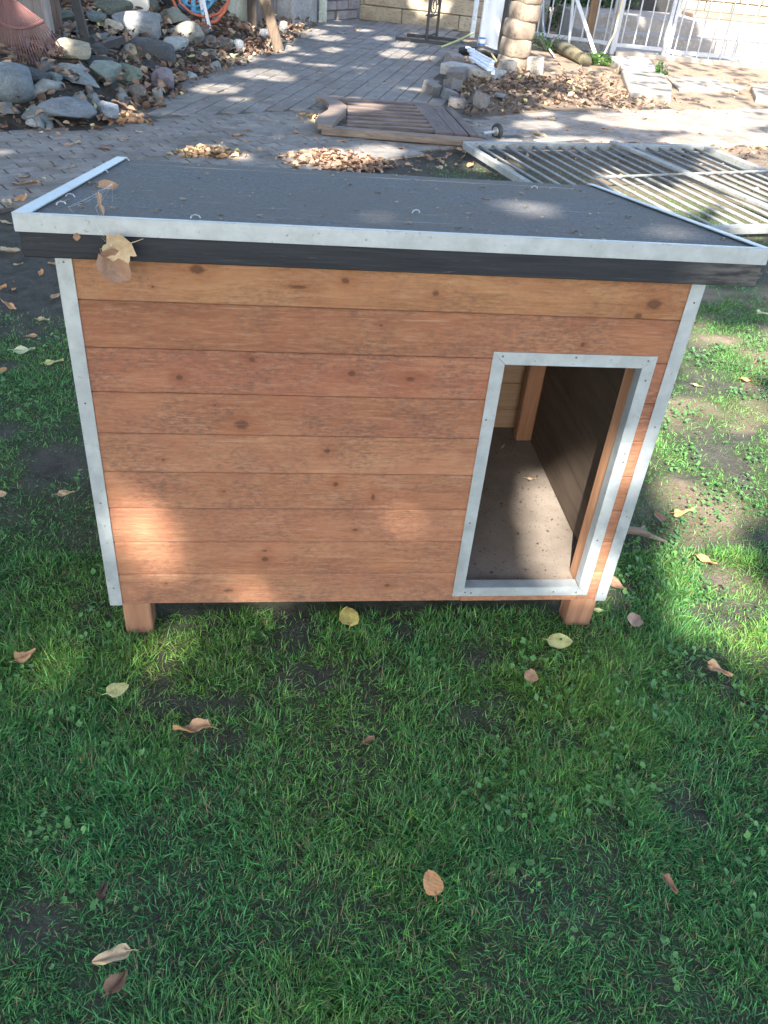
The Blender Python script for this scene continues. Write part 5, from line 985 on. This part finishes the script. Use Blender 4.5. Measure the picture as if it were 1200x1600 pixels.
hb(-3.6, -1.32, 3.0, 3.2, 0, 2.5, 'side_wall', simple('grey_render', (.14, .14, .13), (.2, .2, .19), 3, .9, .2))
for k in range(9): hb(-1.0+k*.16, -.985+k*.16, 2.86, 2.88, .40, 1.3, 'railing_bar', M_IRON, .002)
hb(-1.1, .45, 2.85, 2.89, 1.3, 1.34, 'railing_top', M_IRON, .002)
# leaning pale boards and rocks at the right end
for k, (dx, ln, lab) in enumerate(((2.15, -.9, 'first pale board leaning behind the fence, nearest the steps'), (2.38, -.75, 'second pale board leaning behind the fence'), (2.62, -.6, 'pale board leaning behind the fence nearest the red brown rocks'))):
    p = F2*[1, 1, 0]+u_f*dx+n_f*(.45+.1*k); b = MB(); b.beam(p, p+u_f*(-ln)*1.0+n_f*.4+[0, 0, 1.6], .11, .03, up=(0, 1, 0)); tag(b.build_at('leaning_board', simple('pale_lumber', (.33, .30, .26), (.44, .40, .35), 6, .7, .2), p), lab, 'board', 'pale boards leaning behind the fence')
for k, (dx, dn, s3, c3, lab) in enumerate(((3.0, .6, (.32, .28, .22), (.45, .30, .20), 'lower red brown rock behind the fence'), (3.35, .75, (.35, .3, .25), (.55, .42, .30), 'tan rock beside the red brown one behind the fence'), (3.1, .85, (.30, .25, .18), (.62, .52, .42), 'pale rock on top of the rocks behind the fence'))):
    p = F2*[1, 1, 0]+u_f*dx+n_f*dn; o = bpy.data.objects.new('rock', ROCKS[(k*3+1) % 10]); C.objects.link(o); o.location = (p[0], p[1], s3[2]*.9+(.42 if k == 2 else 0)); o.scale = s3; o.color = (*c3, 1); tag(o, lab, 'rock', 'rocks piled behind the white fence')
# shrub and trunk behind the left fence length
def shrub(name, label, cen, rad, N, seed, cols, leaf=(.03, .07), trunk=None, cat='shrub'):
    s0 = thing(name, label, cat, (cen[0], cen[1], 0)); r = np.random.default_rng(seed); d = r.normal(0, 1, (N, 3)); d /= np.linalg.norm(d, axis=1)[:, None]; rr_ = r.random(N)**.45
    p = d*rr_[:, None]*np.array(rad)+np.array(cen); k_ = vnoise(p[:, 0]*1+p[:, 2], p[:, 1]+p[:, 2]*.7, .22, 2, seed); p = p[(k_ > .42) & (p[:, 2] > .01)]; n = len(p)
    L = r.uniform(*leaf, n); a = r.normal(0, 1, (n, 3)); a /= np.linalg.norm(a, axis=1)[:, None]; b_ = np.cross(a, r.normal(0, 1, (n, 3))); b_ /= np.linalg.norm(b_, axis=1)[:, None]
    V = np.stack([p-a*L[:, None]/2, p+b_*L[:, None]*.28, p+a*L[:, None]/2, p-b_*L[:, None]*.28], 1).reshape(-1, 3); Q = (np.arange(n)*4)[:, None]+np.array([[0, 1, 2, 3]]); c = np.array(cols)[r.integers(0, len(cols), n)]*r.uniform(.6, 1.3, (n, 1))
    o = np_mesh('foliage', V-np.array(root_loc(s0)), [Q], np.repeat(c, 4, 0), MG, parent=s0)
    b = MB()
    for k in range(6): an = k*1.05+seed; b.tube([(cen[0], cen[1], 0), (cen[0]+.3*rad[0]*math.cos(an), cen[1]+.3*rad[1]*math.sin(an), cen[2]), (cen[0]+.7*rad[0]*math.cos(an), cen[1]+.7*rad[1]*math.sin(an), cen[2]+rad[2]*.6)], [.025, .015, .006], 5)
    b.build('stem', M_GREY, s0); return s0
GC = ((.05, .13, .035), (.08, .17, .05), (.035, .09, .03))
q = G(862, 55); shrub('green_shrub', 'leafy green shrub behind the left part of the white fence', (q[0]+.1, q[1]+.6, .5), (.75, .5, .75), 5200, 2, GC); q = G(918, 60); shrub('green_shrub', 'green shrub behind the fence beside the tan rope', (q[0]+.3, q[1]+.9, .6), (.8, .5, .8), 5200, 5, ((.03, .08, .025), (.05, .11, .035)))
q = G(855, 80); shrub('green_weeds', 'bright green weeds at the foot of the stone column', (q[0], q[1]+.1, .10), (.38, .22, .16), 900, 7, ((.10, .22, .05), (.07, .18, .04)), (.02, .05), cat='weeds'); q = G(933, 101); shrub('grass_tuft', 'green grass tuft below the slanting white pole', (q[0], q[1], .05), (.22, .12, .10), 500, 8, ((.10, .20, .05),), (.03, .07), cat='grass tuft'); q = G(1033, 116); shrub('grass_tuft', 'green tuft growing between the flagstones', (q[0], q[1], .05), (.10, .08, .12), 350, 9, ((.08, .17, .05),), (.03, .06), cat='grass tuft')
p = F0+[.55, 1.6, 0]; b = MB(); b.tube([p, p+[.05, 0, 1.2], p+[.2, .1, 3]], [.10, .085, .07], 12); st = thing('slim_tree', 'slim pale barked tree behind the shrubs and the white fence', 'tree', p); b.build('trunk', simple('pale_bark', (.26, .27, .25), (.42, .43, .40), 6, .9, .6, .01, stretch=(1, 1, .3)), st, True)
p = F1+[-.25, .5, 0]; b = MB(); b.beam(p, p+[0, 0, 1.7], .13, .05, up=(0, 1, 0)); tag(b.build_at('brown_board', wood('brown_board', (.12, .07, .04), (.26, .17, .10), 'z'), p), 'brown upright board behind the fence beside the gate', 'board')

# ------------------------------------------------------------------ trees that shade the yard (they stand behind the camera)
e1 = np.cross(LS, [0, 0, 1]); e1 = e1/np.linalg.norm(e1); e2 = np.cross(e1, LS)
def suv(P): P = np.asarray(P, float); return np.stack([P@e1, P@e2], -1)
def Yp(px, py, y=0.): d = ray(px, py); return CAM+d*((y-CAM[1])/d[1])
def Xp(px, py, x): d = ray(px, py); return CAM+d*((x-CAM[0])/d[0])
def Rfp(px, py): d = ray(px, py); return CAM+d*((RZF+SL*(CAM[1]*-1+RYF)*-1-CAM[2])/(d[2]-SL*d[1]))
def Rfp(px, py):
    d = ray(px, py); tt_ = (RZF+SL*(CAM[1]-RYF)-CAM[2])/(d[2]-SL*d[1]); return CAM+d*tt_
Gz = lambda px, py: GT(px, py)
gaps = []  # crown leaves get cut away along these sun rays to shape light spots
def gap(fn, px, py, rx, ry, m=.012):
    c_ = suv(fn(px, py)); a = suv(fn(px+rx, py))-c_; b_ = suv(fn(px, py+ry))-c_; a = a*(1+m/np.linalg.norm(a)); b_ = b_*(1+m/np.linalg.norm(b_)); gaps.append((c_, np.linalg.inv(np.array([a, b_]).T)))
#---GAPS---
fr = lambda px, py: Yp(px, py, 0.); fl = lambda px, py: G(px, py, .115)
for q in ((224, 810, 15, 15), (236, 876, 24, 4), (404, 926, 24, 9), (548, 824, 7, 8), (624, 800, 11, 12), (160, 692, 6, 6), (1010, 735, 18, 22), (960, 912, 24, 16)): gap(fr, *q, m=.012)
for q in ((862, 790, 34, 34), (885, 888, 34, 22)): gap(fl, *q, m=.01)
gap(lambda a, b_: Xp(a, b_, .527), 935, 705, 10, 22)
for q in ((612, 343, 18, 4), (820, 322, 28, 6), (1062, 362, 22, 5)): gap(Rfp, *q)
for q in ((1096, 541, 22, 24), (1172, 548, 26, 24), (1114, 622, 40, 26), (1075, 657, 30, 26), (1158, 667, 40, 26), (1062, 696, 34, 24), (1115, 713, 46, 26), (1095, 752, 34, 28), (1187, 700, 22, 22), (1112, 792, 22, 18), (1100, 853, 14, 14), (1114, 882, 14, 18), (1102, 928, 8, 22), (1185, 975, 16, 16), (1120, 590, 20, 16), (1195, 745, 12, 16),
          (122, 1032, 24, 16), (255, 1010, 16, 12), (50, 945, 8, 8), (150, 862, 12, 12), (640, 1580, 22, 8), (20, 1592, 8, 6)): gap(Gz, *q, m=.065 if q[0] > 1000 else .01)
for q in ((524, 250, 66, 12), (590, 240, 34, 8), (320, 238, 26, 6), (512, 188, 20, 8), (560, 178, 36, 5), (205, 180, 14, 6), (470, 52, 40, 5), (430, 64, 26, 5), (515, 62, 20, 4), (452, 78, 14, 3), (620, 86, 20, 6), (655, 92, 20, 4), (632, 72, 14, 4), (520, 80, 12, 3), (410, 118, 34, 6), (340, 142, 30, 6), (440, 125, 20, 4), (600, 62, 10, 3), (570, 50, 10, 2), (380, 95, 20, 5), (395, 85, 14, 5), (180, 46, 10, 9), (222, 56, 14, 7), (116, 92, 12, 6), (300, 60, 12, 5), (435, 80, 10, 5),
          (875, 226, 90, 8), (770, 260, 40, 6), (950, 186, 40, 6), (1080, 190, 120, 16), (1130, 225, 90, 16), (840, 198, 34, 6), (1150, 260, 60, 12), (1130, 300, 70, 26), (1050, 318, 50, 20), (1170, 350, 50, 18), (985, 300, 26, 16), (950, 280, 14, 8), (890, 160, 40, 8), (840, 178, 20, 5)): gap(Gz, *q)
for q in ((690, 37, 14, 7), (720, 10, 14, 10), (652, 8, 10, 10), (665, 35, 8, 5)): gap(lambda a, b_: Yp(a, b_, 13.9), *q)
gap(lambda a, b_: Yp(a, b_, cb[1]), 826, 55, 14, 50)
def in_gap(uv):
    m = np.zeros(len(uv), bool)
    for c_, inv in gaps: q_ = (uv-c_)@inv.T; m |= (q_**2).sum(1) < 1
    return m
def is_bright(uv, P0):
    m = np.zeros(len(uv), bool)
    for c_, inv in gaps: q_ = (uv-c_)@inv.T; m |= (q_**2).sum(1) < 1
    # crown thinned for sunlight on sandy ground, fence and house; remaining leaves dim it
    x, y = P0[:, 0], P0[:, 1]; n_ = vnoise(x, y, .8, 3, 70)
    open_ = (x > 2.7+(n_-.5)*2.0+np.where(y < 7.2, (7.2-y)*.9, 0)) & (y > 5.9+(n_-.5)*1.6) & ((y < 11.9+(n_-.5)*1.0) | (x > 7.6))
    speck = (y > 4.2) & (vnoise(x, y, .38, 2, 71) > .755)
    far_dapple = np.random.default_rng(9).random(len(uv)) < np.where(y > 11.7, .42, np.where((x > 3.2) & (y > 7.2), .88, .72))
    return m | (open_ & far_dapple) | speck
cell = .07; us = np.arange(-13, 13, cell); r = np.random.default_rng(5)
gxx, gyy = np.meshgrid(np.arange(-6.6, 6.6, cell), np.arange(-2.8, 17.5, cell/.64)); N0 = gxx.size
lv, cv = [], []
trees = [(-7.5, -13, 0), (-1.5, -10.5, 1), (4.5, -12, 2), (-5.5, -5.0, 3)]
tl = [[] for _ in trees]; tcl = [[] for _ in trees]
for layer in range(6):
    jt = .12 if layer == 5 else 1.  # last layer: close sun-facing leaves added to block stray light
    gx_ = gxx.ravel()+jt*r.uniform(-.5, .5, N0)*cell; gy_ = gyy.ravel()+jt*r.uniform(-.5, .5, N0)*cell/.64; P0 = np.stack([gx_, gy_, np.zeros(N0)], 1); uv = suv(P0)
    n = len(P0)
    tdist = (8.2+1.6*vnoise(P0[:, 0], P0[:, 1], 2.5, 2, 80)+layer*.5+r.uniform(0, .5, n)); P = P0+LS[None]*tdist[:, None]
    L = r.uniform(.09, .125, n) if layer < 5 else np.full(n, .155); a = r.normal(0, 1, (n, 3)) if layer < 5 else np.array(e1)[None]+r.normal(0, .06, (n, 3)); a -= (a@LS)[:, None]*LS[None]*(.85 if layer < 5 else 1.); a /= np.linalg.norm(a, axis=1)[:, None]; b_ = np.cross(LS[None], a); b_ += r.normal(0, .3 if layer < 5 else .04, (n, 3)); b_ /= np.linalg.norm(b_, axis=1)[:, None]
    V = np.stack([P-a*L[:, None]/2, P-a*L[:, None]*.1+b_*L[:, None]*.42, P+a*L[:, None]/2, P-a*L[:, None]*.1-b_*L[:, None]*.42], 1); c = np.stack([.08+.05*r.random(n), .15+.07*r.random(n), .035+.02*r.random(n)], 1)
    bad = is_bright(uv, P0)
    if layer == 5: bad |= P0[:, 1] > 4.3
    for k in range(4): bad |= in_gap(suv(V[:, k]))
    V, c, P = V[~bad], c[~bad], P[~bad]
    own = np.argmin(np.stack([(P[:, 0]-tx)**2+(P[:, 1]-ty)**2*.6 for tx, ty, _ in trees]), 0)
    for k in range(len(trees)): tl[k].append(V[own == k]); tcl[k].append(c[own == k])
M_BARK = simple('tree_bark', (.09, .075, .06), (.19, .16, .13), 5, .95, .9, .03, stretch=(1, 1, .3))
tlab = ['tall leafy tree farthest to the left behind the viewer', 'tall leafy tree straight behind the viewer', 'tall leafy tree to the right behind the viewer', 'tall leafy tree standing left of the lawn']
for k, (tx, ty, _) in enumerate(trees):
    tr_ = thing('shade_tree', tlab[k], 'tree', (tx, ty, 0)); V = np.concatenate(tl[k]); c = np.concatenate(tcl[k]); cen = V.reshape(-1, 3).mean(0)
    MB().tube([(tx, ty, -.1), (tx+.05, ty, 2.5), (tx-.05, ty+.1, 4.6), (tx*.6+cen[0]*.4, ty*.6+cen[1]*.4, cen[2]+.6)], [.30, .24, .17, .10], 14).build('trunk', M_BARK, tr_, True)
    r3 = random.Random(k)
    for j in range(7):
        q = V[r3.randrange(len(V))][0]; a = np.array([tx, ty, 4.0+j*.2]); MB().tube([a, (a+q)/2+[0, 0, .9], q+[0, 0, .3]], [.075, .05, .02], 8).build('limb', M_BARK, tr_, True)
    n = len(V); tag(np_mesh('crown', V.reshape(-1, 3)-np.array([tx, ty, 0]), [(np.arange(n)*4)[:, None]+np.array([[0, 1, 2, 3]])], np.repeat(c, 4, 0), MCAN, parent=tr_), kind='stuff')
